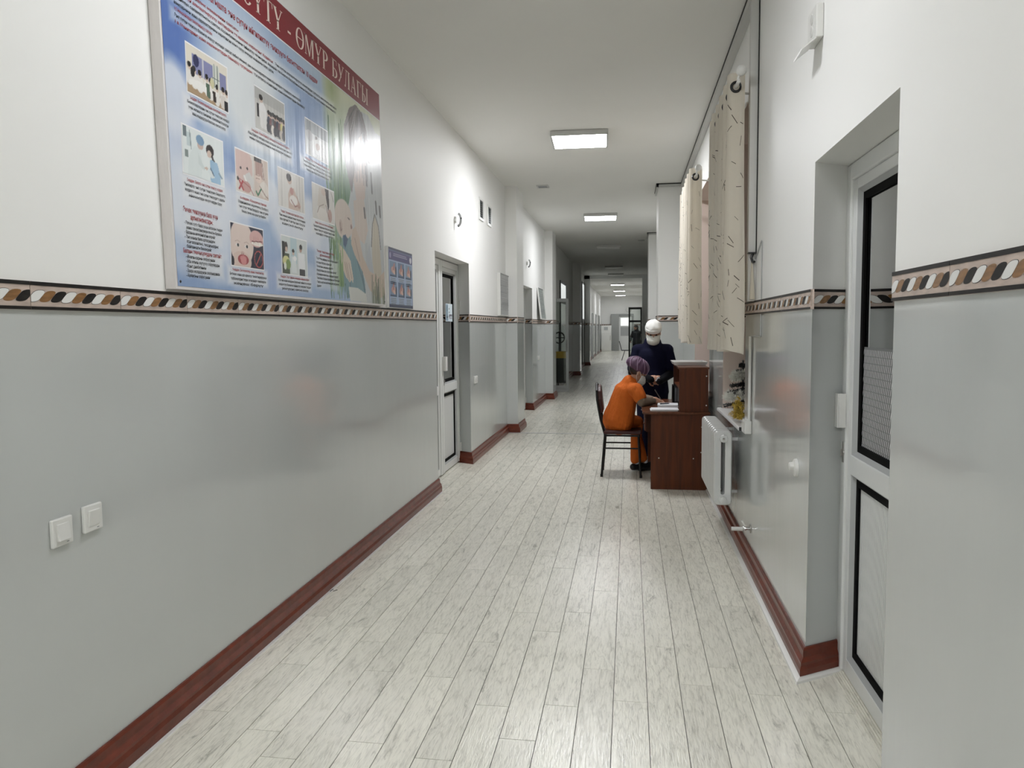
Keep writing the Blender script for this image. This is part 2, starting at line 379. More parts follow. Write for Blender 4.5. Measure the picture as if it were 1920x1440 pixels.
# tile border: nine slanted lozenges to a full tile
LP = 0.0455
tile_cache = {}
def tile_mesh(n):
    if n in tile_cache: return tile_cache[n]
    w, h = n*LP, BT1-BT0; t = MB(); g_ = 0.0012; e = 0.010
    t.box(g_, w-g_, -0.008, 0, 0, h, 0)
    t.box(g_, w-g_, -0.0095, -0.008, h*0.865, h, 1); t.box(g_, w-g_, -0.0095, -0.008, 0, h*0.115, 1)
    z0, z1 = h*0.275, h*0.70; zm = (z0+z1)/2
    for k in range(n):
        cx = (k+0.5)*LP; pts_r = []; pts_l = []
        for j in range(13):
            q = 0.5-0.5*math.cos(PI*j/12); lean = (q-0.5)*LP*0.86
            hw = LP*0.49*(max(0.0, 1-abs(2*q-1)**5))**0.5
            pts_r.append((min(w-g_, max(g_, cx+lean+hw)), -0.0088, z0+(z1-z0)*q)); pts_l.append((min(w-g_, max(g_, cx+lean-hw)), -0.0088, z0+(z1-z0)*q))
        if k % 3 == 0: t.poly([(min(w-g_, max(g_, cx+(x-cx)*1.0+(0.0013 if i_ < 13 else -0.0013))), -0.0084, zm+(z-zm)*1.06) for i_, (x, _y, z) in enumerate(pts_r+pts_l[::-1])], 1)
        t.poly(pts_r+pts_l[::-1][1:-1], 2+k % 3)
    tile_cache[n] = t.mesh('border_tile', [M['marble'], M['tile_black'], M['tile_white'], M['tile_brown'], M['tile_black']])
    return tile_cache[n]
def tiles(a, b, parent, stuff=None):
    """row of border tiles from a to b in plan; the viewer facing the wall sees a on the left"""
    a, b = Vector(a), Vector(b); d = b-a; Ln = d.length; d /= Ln; ang = math.atan2(d.y, d.x); s = 0.0
    while s < Ln-0.02:
        n = max(1, min(9, int(round((Ln-s)/LP)))); ln = n*LP
        if n < 9: sc = (Ln-s)/ln
        else: sc = 1.0
        p = a+d*s; me = tile_mesh(n)
        if stuff is None:
            o = put('border_tile', me, parent, (p.x, p.y, BT0), ang); o.scale.x = sc
        else:
            mt = Matrix.Translation((p.x, p.y, BT0)) @ Matrix.Rotation(ang, 4, 'Z') @ Matrix.Diagonal((sc, 1, 1, 1))
            vv = [mt @ v.co for v in me.vertices]; o_ = len(stuff.v); stuff.v += [tuple(v) for v in vv]
            for pl in me.polygons: stuff.f.append(tuple(i+o_ for i in pl.vertices)); stuff.m.append(pl.material_index)
        s += ln*sc
for a, b in [((L, Y0+0.08), (L, 6.91)), ((-1.96, 8.53), (L, 8.42)), ((L, 8.42), (L, 11.0)), ((L, 11.0), (-1.62, 11.0)), ((-1.62, 11.0), (-1.62, 11.68)), ((L, 11.68), (L, 12.45)),
             ((-1.96, 14.14), (L, 14.05)), ((L, 14.05), (L, 16.2)), ((L, 16.2), (-1.62, 16.2)), ((-1.62, 16.2), (-1.62, 16.95))]: tiles(a, b, LW)
for a, b in [((R, 2.40), (R, Y0+0.1)), ((R, 3.42), (0.955, 3.54)), ((R, 5.30), (R, 3.42)), ((BAY, 7.62), (BAY, 6.52)), ((BAY, 6.52), (1.12, 6.52)),
             ((BAY, 11.25), (BAY, 9.3)), ((0.41, 11.25), (BAY, 11.25)), ((0.41, 12.0), (0.41, 11.25)), ((0.41, 17.0), (BAY, 17.0)), ((0.41, 17.8), (0.41, 17.0))]: tiles(a, b, RW)
for par, rows in ((LW, [((L, 16.95), (L, 19.4)), ((L, 21.6), (L, 24.3)), ((L, 24.3), (-1.56, 24.3)), ((-1.56, 24.3), (-1.56, 25.1)), ((L, 25.1), (L, 28.8)), ((L, 30.6), (-1.57, 30.6)), ((L, 31.1), (L, Y1))]),
                  (EW, [((L, Y1), (0.8, Y1))]), (RW, [((BAY, 17.0), (BAY, 12.0)), ((0.8, Y1), (0.8, 31.1))])):
    st = MB()
    for a, b in rows: tiles(a, b, None, st)
    o = obj('border_tiles', st, [M['marble'], M['tile_black'], M['tile_white'], M['tile_brown'], M['tile_black']], par); o['kind'] = 'stuff'

# skirting boards along the walls
SK = [(0.0, 0.0), (0.034, 0.0), (0.036, 0.045), (0.030, 0.062), (0.030, 0.074), (0.016, 0.088), (0.015, 0.118), (0.008, 0.128), (0.0, 0.128)]
def skirting(mb, pts, side, prof=SK):
    """mitred profile along plan polyline pts; side=+1 board lies to the right of the path"""
    P = [Vector(p) for p in pts]; n = len(P); rings = []
    for i, p in enumerate(P):
        d0 = (P[i]-P[i-1]).normalized() if i else None; d1 = (P[i+1]-P[i]).normalized() if i < n-1 else None
        nn = [Vector((d.y, -d.x))*side for d in (d0, d1) if d is not None]
        mit = nn[0] if len(nn) == 1 else (nn[0]+nn[1])/max(0.3, 1+nn[0].dot(nn[1]))
        rings.append([(p.x+mit.x*u, p.y+mit.y*u, z) for u, z in prof])
    k = len(prof); v = [q for r_ in rings for q in r_]; fs = []
    for i in range(n-1):
        for j in range(k): fs.append((i*k+j, i*k+(j+1) % k, (i+1)*k+(j+1) % k, (i+1)*k+j))
    fs += [tuple(range(k)), tuple(range((n-1)*k, n*k))[::-1]]
    mb.add(v, fs)
sl = MB(); runs_l = [[(L, Y0), (L, 6.91)], [(-1.95, 8.52), (L, 8.42), (L, 11.0), (-1.62, 11.0), (-1.62, 11.68)], [(L, 11.72), (L, 12.45)],
                     [(-1.95, 14.13), (L, 14.05), (L, 16.2), (-1.62, 16.2), (-1.62, 16.95)], [(L, 16.95), (L, 24.3), (-1.56, 24.3), (-1.56, 25.1)], [(L, 25.1), (L, 30.6), (-1.57, 30.6), (-1.57, 31.1)], [(L, 31.1), (L, Y1)]]
for r_ in runs_l: skirting(sl, r_, 1)
struct(obj('baseboard_left', sl, M['skirting']), 'red-brown gloss painted skirting along the left wall')
sr = MB(); runs_r = [[(R, 2.40), (R, Y0)], [(0.95, 3.535), (R, 3.42), (BAY, 11.25), (0.41, 11.25), (0.41, 12.0)], [(BAY, 12.0), (BAY, 17.0), (0.41, 17.0), (0.41, 17.8)]]
skirting(sr, runs_r[0], 1); skirting(sr, runs_r[1], -1); skirting(sr, runs_r[2], -1)
struct(obj('baseboard_right', sr, M['skirting']), 'red-brown gloss painted skirting along the right wall')
QR = [(0.034, 0.0), (0.058, 0.0), (0.056, 0.010), (0.046, 0.014), (0.034, 0.018)]
qt = MB(); skirting(qt, runs_r[1][:3], -1, QR); skirting(qt, [(L, 1.0), (L, 6.9)], 1, [(0.034, 0), (0.05, 0), (0.048, 0.004), (0.034, 0.005)])
struct(obj('trim_3', qt, M['white_plastic']), 'thin pale edging strip along the skirting')
dt = MB()
for k in range(6): dt.prism([(0.955-0.010-k*0.010, 2.27, 0.0), (0.955-k*0.010, 2.27, 0.0), (0.955-0.001-k*0.010, 2.27, 0.013-k*0.002), (0.955-0.008-k*0.010, 2.27, 0.013-k*0.002)], (0, 1.25, 0))
struct(obj('trim_4', dt, M['plank']), 'ribbed threshold strip under the white door on the right')
# moulding along the ceiling of the window bay
cm = MB(); cm.box(BAY-0.05, BAY-0.002, 4.96, 11.25, C-0.06, C-0.014); cm.box(0.38, BAY-0.05, 11.222, 11.25, C-0.05, C-0.014); cm.box(0.382, 0.41, 11.222, 12.0, C-0.05, C-0.014); cm.box(R-0.05, R-0.001, 4.90, 4.96, 1.70, C-0.014)
cm.box(0.38, 0.72, 16.972, 17.0, C-0.05, C-0.014); cm.box(0.382, 0.41, 16.972, 17.8, C-0.05, C-0.014)
struct(obj('trim_5', cm, M['lamp_frame']), 'thin moulding under the ceiling of the window bay')
cg = MB(); cg.box(BAY-0.054, BAY-0.002, 4.90, 11.25, C-0.014, C-0.001); cg.box(0.376, BAY-0.054, 11.215, 11.25, C-0.014, C-0.001); cg.box(0.376, 0.41, 11.215, 12.0, C-0.014, C-0.001); cg.box(0.376, 0.72, 16.965, 17.0, C-0.014, C-0.001)  # solid dark strips drawn for the shadow line along moulding and duct
cg.box(R-0.006, R-0.001, 4.888, 4.90, 2.0, C-0.014)
struct(obj('trim_6', cg, M['dark']), 'joint between moulding and ceiling, its shadow drawn as a dark strip')
# ------------------------------------------------------------------ doors and windows
def pvc_door(name, label, W, H, loc, ang, rail=(0.90, 1.0), film=None, hinge_x=None, handle_x=None, lock_z=0.99):
    """white glazed plastic door; local x to the viewer's right, -y towards the viewer"""
    d = bpy.data.objects.new(name, None); COL.objects.link(d); d.location = loc; d.rotation_euler = (0, 0, ang); struct(d, label)
    f = MB(); fw = 0.07
    f.box(0, fw, -0.022, 0.05, 0.012, H); f.box(W-fw, W, -0.022, 0.05, 0.012, H); f.box(fw, W-fw, -0.022, 0.05, H-fw, H)
    obj('frame', f, M['pvc'], d, bevel=0.006)
    x0, x1 = fw, W-fw
    lf = MB()
    lf.box(x0, x0+0.05, -0.010, 0.04, 0.012, H-fw); lf.box(x1-0.05, x1, -0.010, 0.04, 0.012, H-fw)
    lf.box(x0+0.05, x1-0.05, -0.010, 0.04, 0.012, 0.085); lf.box(x0+0.05, x1-0.05, -0.014, 0.04, rail[0], rail[1]); lf.box(x0+0.05, x1-0.05, -0.010, 0.04, H-fw-0.045, H-fw)
    obj('leaf', lf, M['pvc'], d, bevel=0.004)
    bead = MB()
    for za, zb in ((0.085, rail[0]), (rail[1], H-fw-0.045)):
        a, b, q = x0+0.05, x1-0.05, 0.018
        bead.prism([(a, -0.008, za), (a+q, 0.012, za), (a, 0.012, za)], (0, 0, zb-za)); bead.prism([(b, -0.008, za), (b, 0.012, za), (b-q, 0.012, za)], (0, 0, zb-za))
        bead.prism([(a, -0.008, za), (a, 0.012, za), (a, 0.012, za+q)], (b-a, 0, 0)); bead.prism([(a, -0.008, zb), (a, 0.012, zb-q), (a, 0.012, zb)], (b-a, 0, 0))
    obj('glazing_bead', bead, M['pvc_grey'], d)  # shade of the slanted bead put into a grey colour
    a, b = x0+0.068, x1-0.068
    gk = MB()
    for za, zb in ((0.10, rail[0]-0.018), (rail[1]+0.016, H-fw-0.062)):
        gk.box(a, a+0.03, 0.010, 0.02, za, zb); gk.box(b-0.03, b, 0.010, 0.02, za, zb); gk.box(a+0.03, b-0.03, 0.010, 0.02, za, za+0.03); gk.box(a+0.03, b-0.03, 0.010, 0.02, zb-0.03, zb)
    obj('rubber_seal', gk, M['gasket'], d)
    gl = MB(); gl.box(a, b, 0.022, 0.026, rail[1]+0.016, H-fw-0.062); obj('glass_pane', gl, M['dark_glass'], d)
    pn = MB(); n = int((b-a)/0.014); w = (b-a)/n
    for i in range(n):
        xa = a+i*w; pn.prism([(xa, 0.026, 0.10), (xa+0.002, 0.021, 0.10), (xa+w-0.002, 0.021, 0.10), (xa+w, 0.026, 0.10)], (0, 0, rail[0]-0.018-0.10))
    obj('ribbed_panel', pn, M['pvc'], d)
    if film:
        fm = MB(); fm.box(a, b, 0.0195, 0.0215, rail[1]+0.016, film); fo = obj('privacy_film', fm, FILM, d)
        ds = MB(); row = 0; z = rail[1]+0.03
        while z < film-0.01:
            x = a+0.004+(row % 2)*0.009
            while x < b-0.014:
                ds.poly([(x, 0.0185, z), (x+0.0048, 0.0185, z), (x+0.0135, 0.0185, z+0.026), (x+0.0087, 0.0185, z+0.026)]); x += 0.0205
            row += 1; z += 0.0285
        o = obj('film_dash_glints', ds, FILM_GLINT, d); o['kind'] = 'stuff'
    if hinge_x is not None:
        for z in (0.18, 1.05*H/2.2+0.62, H-0.45):
            h = MB(); h.lathe((hinge_x, -0.03, z), [(-0.05, 0.009), (0.05, 0.009)], 10); h.box(hinge_x-0.012, hinge_x+0.012, -0.026, -0.02, z-0.04, z+0.04); obj('hinge', h, M['white_plastic'], d)
    if handle_x is not None:
        hb = MB(); sgn = -1 if handle_x < W/2 else 1
        hb.box(handle_x-0.04, handle_x+0.04, -0.058, -0.052, 1.10, 1.25); hb.box(handle_x-0.04, handle_x-0.034, -0.052, -0.022, 1.10, 1.25); hb.box(handle_x+0.034, handle_x+0.04, -0.052, -0.022, 1.10, 1.25)
        obj('pull_handle', hb, M['white_plastic'], d, bevel=0.002)
        lk = MB(); lx = handle_x+0.012; lk.lathe((lx, -0.022, lock_z), [(-0.006, 0.011), (-0.004, 0.014), (0.0, 0.015)], 14, 'y'); lk.box(lx-0.008, lx+0.008, -0.026, -0.022, lock_z-0.045, lock_z+0.045); lk.box(lx-0.002, lx+0.002, -0.034, -0.026, lock_z-0.018, lock_z+0.012)
        obj('keyhole', lk, M['steel'], d)
    return d
k_ = NT('frosted_film'); k_.b.inputs['Base Color'].default_value = (0.22, 0.225, 0.225, 1); k_.b.inputs['Roughness'].default_value = 0.35; k_.b.inputs['Alpha'].default_value = 0.8; FILM = k_.m
FILM_GLINT = mat('film_glint_white', (0.95, 0.95, 0.96), 0.3)  # embossed dashes, their reflected glints put into a near-white colour
d1 = pvc_door('door_1', 'white plastic door with patterned film on its glass, in the right wall', 1.27, 2.232, (0.955, 3.535, 0), -PI/2, (0.905, 0.99), film=1.455, handle_x=0.035)
d2 = pvc_door('door_2', 'white plastic door with a small notice on its glass, in the left wall', 0.84, 2.262, (-1.955, 7.70, 0), PI/2, (0.86, 0.95), hinge_x=0.80, handle_x=0.06)
d2b = pvc_door('door_3', 'second leaf of the white glazed door in the left wall', 0.86, 2.262, (-1.955, 6.83, 0), PI/2, (0.86, 0.95))
d3 = pvc_door('door_4', 'white plastic door in the second recess of the left wall', 0.92, 2.262, (-1.955, 13.22, 0), PI/2, (0.86, 0.95), hinge_x=0.90)
d3b = pvc_door('door_5', 'second leaf of the door in the second recess of the left wall', 0.86, 2.262, (-1.955, 12.35, 0), PI/2, (0.86, 0.95))
# plain rooms behind the glass so that nothing is open to the void
for nm, (xa, xb, ya, yb) in (('wall_beyond_right', (1.02, 2.4, 1.2, 4.4)), ('wall_beyond_left', (-3.4, -2.02, 6.3, 9.2)), ('wall_beyond_left_far', (-3.4, -2.02, 11.9, 14.8))):
    rm = MB(); x_back = xb if xa > 0 else xa; x_open = xa if xa > 0 else xb
    wall_quads(rm, (x_back, ya), (x_back, yb), 0, 2.8); wall_quads(rm, (x_open, ya), (x_back, ya), 0, 2.8); wall_quads(rm, (x_open, yb), (x_back, yb), 0, 2.8)
    rm.poly([(x_open, ya, 2.8), (x_back, ya, 2.8), (x_back, yb, 2.8), (x_open, yb, 2.8)], 1); rm.poly([(x_open, ya, -.005), (x_back, ya, -.005), (x_back, yb, -.005), (x_open, yb, -.005)], 0)
    struct(obj(nm, rm, [M['grey_wall'], M['white_wall']]), 'plain unlit room behind the glazed door')

for i, (ya, yb) in enumerate(WIN):
    w = bpy.data.objects.new('window_%d' % (i+1), None); COL.objects.link(w); w.location = (1.10, ya, WZ0)
    struct(w, ('nearer' if i == 0 else 'farther')+' white framed window behind the cream curtains')
    Wd, Hh = yb-ya, WZ1-WZ0; f = MB(); q = 0.06
    f.box(0, 0.06, 0, q, 0, Hh); f.box(0, 0.06, Wd-q, Wd, 0, Hh); f.box(0, 0.06, q, Wd-q, 0, q); f.box(0, 0.06, q, Wd-q, Hh-q, Hh); f.box(0, 0.06, Wd/2-0.035, Wd/2+0.035, q, Hh-q); f.box(0, 0.06, q, Wd-q, Hh*0.7, Hh*0.7+0.05)
    obj('window_frame', f, M['pvc'], w, bevel=0.004)
    for (a, b) in ((q, Wd/2-0.035), (Wd/2+0.035, Wd-q)):
        for (c, d) in ((q, Hh*0.7), (Hh*0.7+0.05, Hh-q)):
            p = MB(); p.box(0.028, 0.034, a, b, c, d); obj('pane', p, M['glass'], w)
    s_ = MB(); s_.box(-0.365, -0.002, 0.002, Wd-0.004, -0.028, 0.0); s_.box(-0.365, -0.326, Wd-0.006, Wd+0.06, -0.028, 0.0); so = obj('window_sill', s_, M['sill'], w, bevel=0.008)
    if i == 0:
        s2 = MB(); s2.box(-0.36, -0.30, -0.003, 0.002, -0.026, -0.002); obj('sill_end_cap', s2, M['black'], w)

# ------------------------------------------------------------------ ceiling lights
lamps = [(-3.4, 'behind', 'added unseen square ceiling panel behind the viewpoint, giving frontal fill light', C), (2.6, 'near', 'lit square ceiling panel nearest overhead, over the two light switches', C),  # the panel behind the viewpoint is added fill, never in view
         (8.03, 'first', 'largest lit square ceiling panel, above the white door on the left', C), (13.9, 'second', 'second lit square ceiling panel, between the two wall pilasters', C), (19.25, 0, 'unlit square ceiling panel next after the lit ones', C), (25.9, 0, 'second unlit ceiling panel in the dark stretch', C),
         (29.6, 0, 'third unlit ceiling panel, just before the far beam', C), (34.4, 'far', 'nearest of the three lit panels in the bright far stretch', CF), (40.5, 'far', 'middle one of three lit panels in the bright far stretch', CF), (46.2, 'far', 'last lit ceiling panel, close to the end wall', CF)]
fmesh = None
for y, on, lab, cz in lamps:
    t = thing('ceiling_light', lab, 'light', (-0.52, y, cz), 0.035, 'square ceiling light panels')
    f = MB(); w = 0.30
    f.box(-w, -w+0.018, 0, 2*w, -0.055, -0.004); f.box(w-0.018, w, 0, 2*w, -0.055, -0.004); f.box(-w+0.018, w-0.018, 0, 0.018, -0.055, -0.004); f.box(-w+0.018, w-0.018, 2*w-0.018, 2*w, -0.055, -0.004); f.box(-w+0.01, w-0.01, 0.01, 2*w-0.01, -0.008, -0.003)
    if fmesh is None: fmesh = (f.mesh('frame', M['lamp_frame']),)
    put('frame', fmesh[0], t)
    dmb = MB(); dmb.box(-w+0.0185, w-0.0185, 0.0185, 2*w-0.0185, -0.052, -0.046); obj('diffuser', dmb, M['lamp_'+on] if on else M['lamp_off'], t)

# ------------------------------------------------------------------ far end: partitions, doors, furniture
def glazed_leaf(name, label, W, H, loc, ang, m, rail=0.95):
    d = bpy.data.objects.new(name, None); COL.objects.link(d); d.location = loc; d.rotation_euler = (0, 0, ang); struct(d, label)
    f = MB(); q = 0.06
    f.box(0, q, -0.025, 0.025, 0.01, H); f.box(W-q, W, -0.025, 0.025, 0.01, H); f.box(q, W-q, -0.025, 0.025, H-0.08, H); f.box(q, W-q, -0.025, 0.025, 0.01, 0.09); f.box(q, W-q, -0.025, 0.025, rail-0.04, rail+0.04)
    obj('frame', f, m, d); p = MB(); p.box(q, W-q, -0.004, 0.004, rail+0.04, H-0.08); obj('pane', p, M['glass'], d)
    p2 = MB(); p2.box(q, W-q, -0.006, 0.006, 0.09, max(0.1, rail-0.04)); obj('lower_pane', p2, M['glass'], d)
    h = MB(); h.tube([(W-0.03, -0.03, 1.0), (W-0.03, -0.07, 1.0), (W-0.03, -0.07, 1.25), (W-0.03, -0.03, 1.25)], 0.01, 8); obj('handle', h, M['steel'], d)
    return d
glazed_leaf('door_6', 'narrow fixed glazed leaf beside the second left pilaster', 0.36, 2.22, (-1.78, 17.95, 0), 0.0, M['grey_alu'], 0.12)
glazed_leaf('door_7', 'dark framed glazed door leaf standing behind the navy scrubs', 0.52, 2.30, (-0.03, 30.4, 0), 0.0, M['dark_alu'], 1.75)
# doors and lit transoms of the dark stretch
def dark_door(name, label, y, W, lit):
    d = bpy.data.objects.new(name, None); COL.objects.link(d); d.location = (L, y, 0); struct(d, label)
    f = MB(); f.box(0.002, 0.03, 0, 0.07, 0, lit[1]+0.06); f.box(0.002, 0.03, W-0.07, W, 0, lit[1]+0.06); f.box(0.002, 0.03, 0.07, W-0.07, lit[1], lit[1]+0.06); f.box(0.002, 0.03, 0.07, W-0.07, lit[0]-0.08, lit[0])
    obj('frame', f, M['dark_alu'], d)
    p = MB(); p.box(0.006, 0.012, 0.07, W-0.07, lit[0], lit[1]); obj('lit_transom', p, M['lit_glass'], d)
    b = MB(); b.box(0.004, 0.016, 0.07, W-0.07, 0.0, lit[0]-0.08); obj('leaf', b, M['grey_wall'], d, bevel=0.003)
dark_door('door_8', 'door with a lit transom in the dark stretch of the left wall', 19.7, 1.9, (2.26, 2.70))
dark_door('door_9', 'farther door with a tall lit pane in the dark stretch', 28.9, 1.5, (1.85, 3.2))
# end wall door, grey surround
d = bpy.data.objects.new('door_10', None); COL.objects.link(d); d.location = (-1.15, Y1-0.02, 0); struct(d, 'white glazed door in a grey surround on the end wall')
f = MB(); f.box(0, 0.50, -0.30, 0, 0, 2.35); f.box(1.28, 1.42, -0.10, 0, 0, 2.35); f.box(0.50, 1.28, -0.10, 0, 2.18, 2.35); obj('surround', f, M['grey_alu'], d)
f = MB(); f.box(0.50, 0.60, -0.06, -0.01, 0, 2.18); f.box(1.20, 1.28, -0.06, -0.01, 0, 2.18); f.box(0.60, 1.20, -0.06, -0.01, 0, 0.95); f.box(0.60, 1.20, -0.06, -0.01, 2.1, 2.18); f.box(0.60, 1.20, -0.06, -0.01, 1.52, 1.60); obj('leaf', f, M['pvc'], d)
f = MB(); f.box(0.60, 1.20, -0.04, -0.03, 1.60, 2.1); obj('pane', f, M['lit_glass'], d); f = MB(); f.box(0.60, 1.20, -0.04, -0.03, 0.95, 1.52); obj('lower_pane', f, M['pvc_grey'], d)
# doors along the far left wall
for k, (y, W) in enumerate(((33.2, 0.9), (36.6, 0.9), (40.6, 0.95), (44.6, 0.95))):
    d = bpy.data.objects.new('door_%d' % (11+k), None); COL.objects.link(d); d.location = (L, y, 0); struct(d, 'white door in the bright far stretch, the %s along its left wall' % ('first', 'second', 'third', 'last')[k])
    f = MB(); f.box(0.002, 0.05, 0, 0.06, 0, 2.2); f.box(0.002, 0.05, W-0.06, W, 0, 2.2); f.box(0.002, 0.05, 0.06, W-0.06, 2.12, 2.2); obj('frame', f, M['pvc_grey'], d)
    f = MB(); f.box(0.004, 0.03, 0.06, W-0.06, 0.02, 2.12); obj('leaf', f, M['pvc'], d, bevel=0.004)
t = thing('water_cooler', 'pale tall cabinet with a small notice by the grey surround on the end wall', 'cabinet', (-1.42, 47.6, 0))
f = MB(); f.box(-0.31, 0.31, 0, 0.5, 0, 1.62); obj('cabinet_body', f, M['white_plastic'], t, bevel=0.01)
f = MB(); f.box(-0.29, 0.29, -0.02, 0, 0.05, 1.22); obj('cabinet_door', f, M['white_plastic'], t, bevel=0.008); f = MB(); f.box(0.24, 0.26, -0.045, -0.02, 0.7, 1.0); obj('handle', f, M['steel'], t)
f = MB(); f.box(-0.14, 0.10, -0.004, 0, 1.33, 1.53); obj('notice', f, M['pvc_grey'], t)
t.name = 'cabinet'
f = MB(); f.lathe((-0.05, Y1-0.01, 2.62), [(-0.05, 0.17), (-0.03, 0.19), (0.0, 0.19)], 24, 'y'); ck = thing('wall_clock', 'small round clock high on the end wall', 'clock', (0, 0, 0)); obj('clock_face', f, M['white_plastic'], ck)
f = MB(); f.box(-0.055, -0.045, Y1-0.068, Y1-0.062, 2.62, 2.74); f.box(-0.05, 0.04, Y1-0.068, Y1-0.062, 2.615, 2.625); obj('clock_hands', f, M['black'], ck)
# ------------------------------------------------------------------ fittings on the walls
def wallframe(name, label, cat, p, side, group=None):
    """thing on a wall: side 'L' (left wall) or 'R'; local x to the viewer's right, -y out of the wall"""
    return thing(name, label, cat, p, PI/2 if side == 'L' else -PI/2, group)
for y, z, lab in ((2.072, 0.872, 'white rocker light switch on the left wall, nearest to the viewpoint'), (2.212, 0.882, 'white rocker light switch on the left wall, the one nearer the skirting end of the pair')):
    first = y < 2.1
    lab = 'white light switch, lower and nearer one of the pair on the grey left wall' if first else 'white light switch, upper and farther one of the pair on the grey left wall'
    t = wallframe('light_switch', lab, 'switch', (L, y, z), 'L', 'light switches on the left wall')
    f = MB(); f.box(0, 0.088, -0.013, -0.0005, 0, 0.09); obj('plate', f, M['white_plastic'], t, bevel=0.004)
    f = MB(); a, b = 0.018, 0.07
    yt, yb = (-0.0145, -0.0215) if first else (-0.021, -0.0145)
    f.prism([(a, -0.011, 0.018), (a, yb, 0.018), (a, yt, 0.072), (a, -0.011, 0.072)], (b-a, 0, 0)); obj('rocker', f, M['white_plastic'], t, bevel=0.0015)
    f = MB(); f.box(0.058, 0.068, -0.0136, -0.0128, 0.0085, 0.0105); obj('indicator_slot', f, M['ink_grey'], t)
def double_socket(y, z, lab):
    t = wallframe('wall_socket', lab, 'socket', (L, y, z), 'L', 'sockets on the left wall')
    for k in range(2):
        f = MB(); f.box(k*0.085, k*0.085+0.08, -0.014, -0.0005, 0, 0.085); obj('plate', f, M['white_plastic'], t, bevel=0.004)
        f = MB(); f.lathe((k*0.085+0.04, -0.014, 0.0425), [(-0.003, 0.026), (-0.002, 0.029), (0.0, 0.03)], 18, 'y'); obj('socket_face', f, M['lamp_frame'], t)
double_socket(8.62, 0.90, 'white double socket on the grey left wall past the first door'); double_socket(14.9, 0.90, 'white double socket on the grey left wall past the second door')
# ventilation grilles
def grille(y, z, lab):
    t = wallframe('vent_grille', lab, 'vent', (L, y, z), 'L', 'ventilation grilles on the left wall')
    f = MB(); w, h, q = 0.26, 0.26, 0.025
    f.box(0, q, -0.014, -0.0005, 0, h); f.box(w-q, w, -0.014, -0.0005, 0, h); f.box(q, w-q, -0.014, -0.0005, 0, q); f.box(q, w-q, -0.014, -0.0005, h-q, h); obj('frame', f, M['white_plastic'], t)
    f = MB(); f.box(q, w-q, -0.002, -0.0005, q, h-q); obj('backing', f, M['dark'], t)
    for k in range(8):
        zz = q+0.012+k*(h-2*q)/8; f = MB(); f.prism([(q, -0.003, zz), (q, -0.012, zz-0.008), (q, -0.012, zz-0.004), (q, -0.003, zz+0.004)], (w-2*q, 0, 0)); obj('slat', f, M['ink_grey'], t)
grille(9.03, 2.85, 'upper left wall vent grille, the nearer of the pair past the first door'); grille(9.58, 2.85, 'wall vent grille, the farther of the pair past the first door')
def half_ring(y, z, lab, r):
    t = wallframe('wall_hook', lab, 'hook', (L, y, z), 'L', 'white rings over the left doors')
    f = MB(); f.lathe((0, 0, 0), [(-0.02, 0.03), (-0.0005, 0.035)], 14, 'y'); obj('base', f, M['white_plastic'], t)
    f = MB(); f.tube([(0.0, -0.035-0.05*math.cos(a)*0.6, r*math.sin(a)) for a in np.linspace(-1.4, 1.4, 13)], 0.012, 8); obj('ring', f, M['pvc_grey'], t)
    f = MB(); f.ball((0, -0.067, 0.012), (0.013, 0.010, 0.016), 10, 8); obj('clip', f, M['black'], t); f = MB(); f.ball((0, -0.04, -r*0.98), (0.011, 0.010, 0.014), 10, 8); obj('clip', f, M['black'], t)
half_ring(7.75, 2.665, 'curved white ring hook with dark clips over the first left door', 0.062); half_ring(13.3, 2.67, 'curved white ring hook over the second left door', 0.062)
# framed notices
def board(y, z, w, h, lab, tilt=0.0, seed=1):
    t = wallframe('notice_board', lab, 'notice', (L, y, z), 'L', 'framed notices above the border')
    if tilt: t.rotation_euler = Euler((-tilt, 0, PI/2), 'XYZ'); t.location.x += 0.62*math.sin(tilt)*1.0
    f = MB(); q = 0.014; dd = 0.045 if not tilt else 0.03
    f.box(0, q, -dd, -0.001, 0, h); f.box(w-q, w, -dd, -0.001, 0, h); f.box(q, w-q, -dd, -0.001, 0, q); f.box(q, w-q, -dd, -0.001, h-q, h); obj('frame', f, M['white_plastic'], t)
    f = MB(); f.box(q, w-q, -dd+0.008, -0.003, q, h-q); obj('sheet', f, M['pvc_grey'] if not tilt else mat('pale_green_sheet', (0.36, 0.40, 0.38), 0.3), t)
    f = MB(); f.box(q, w-q, -dd-0.0005, -dd+0.002, h-q, h-0.002); obj('top_edge', f, M['ink_grey'], t)
    rr = random.Random(seed); f = MB(); zz = h-0.07
    while zz > 0.05:
        n = rr.random(); ln = rr.uniform(0.5, 0.95)*(w-0.12); x0 = 0.05+(w-0.1-ln)*(0.5 if n < 0.4 else 0.0); hh = rr.choice((0.006, 0.006, 0.012))
        x = x0
        while x < x0+ln:
            ww = rr.uniform(0.02, 0.07); f.poly([(x, -dd+0.0065, zz), (min(x+ww, w-0.03), -dd+0.0065, zz), (min(x+ww, w-0.03), -dd+0.0065, zz+hh), (x, -dd+0.0065, zz+hh)]); x += ww+0.012
        zz -= rr.choice((0.02, 0.024, 0.036))
    o = obj('small_print', f, M['ink_grey'], t); o['kind'] = 'stuff'
board(10.27, BT1+0.012, 0.88, 0.585, 'framed grey notice sheet standing on the border before the first pilaster', 0, 3)
board(14.75, BT1+0.004, 0.85, 0.62, 'pale green framed notice leaning on the wall past the second left door', 0.11, 8)
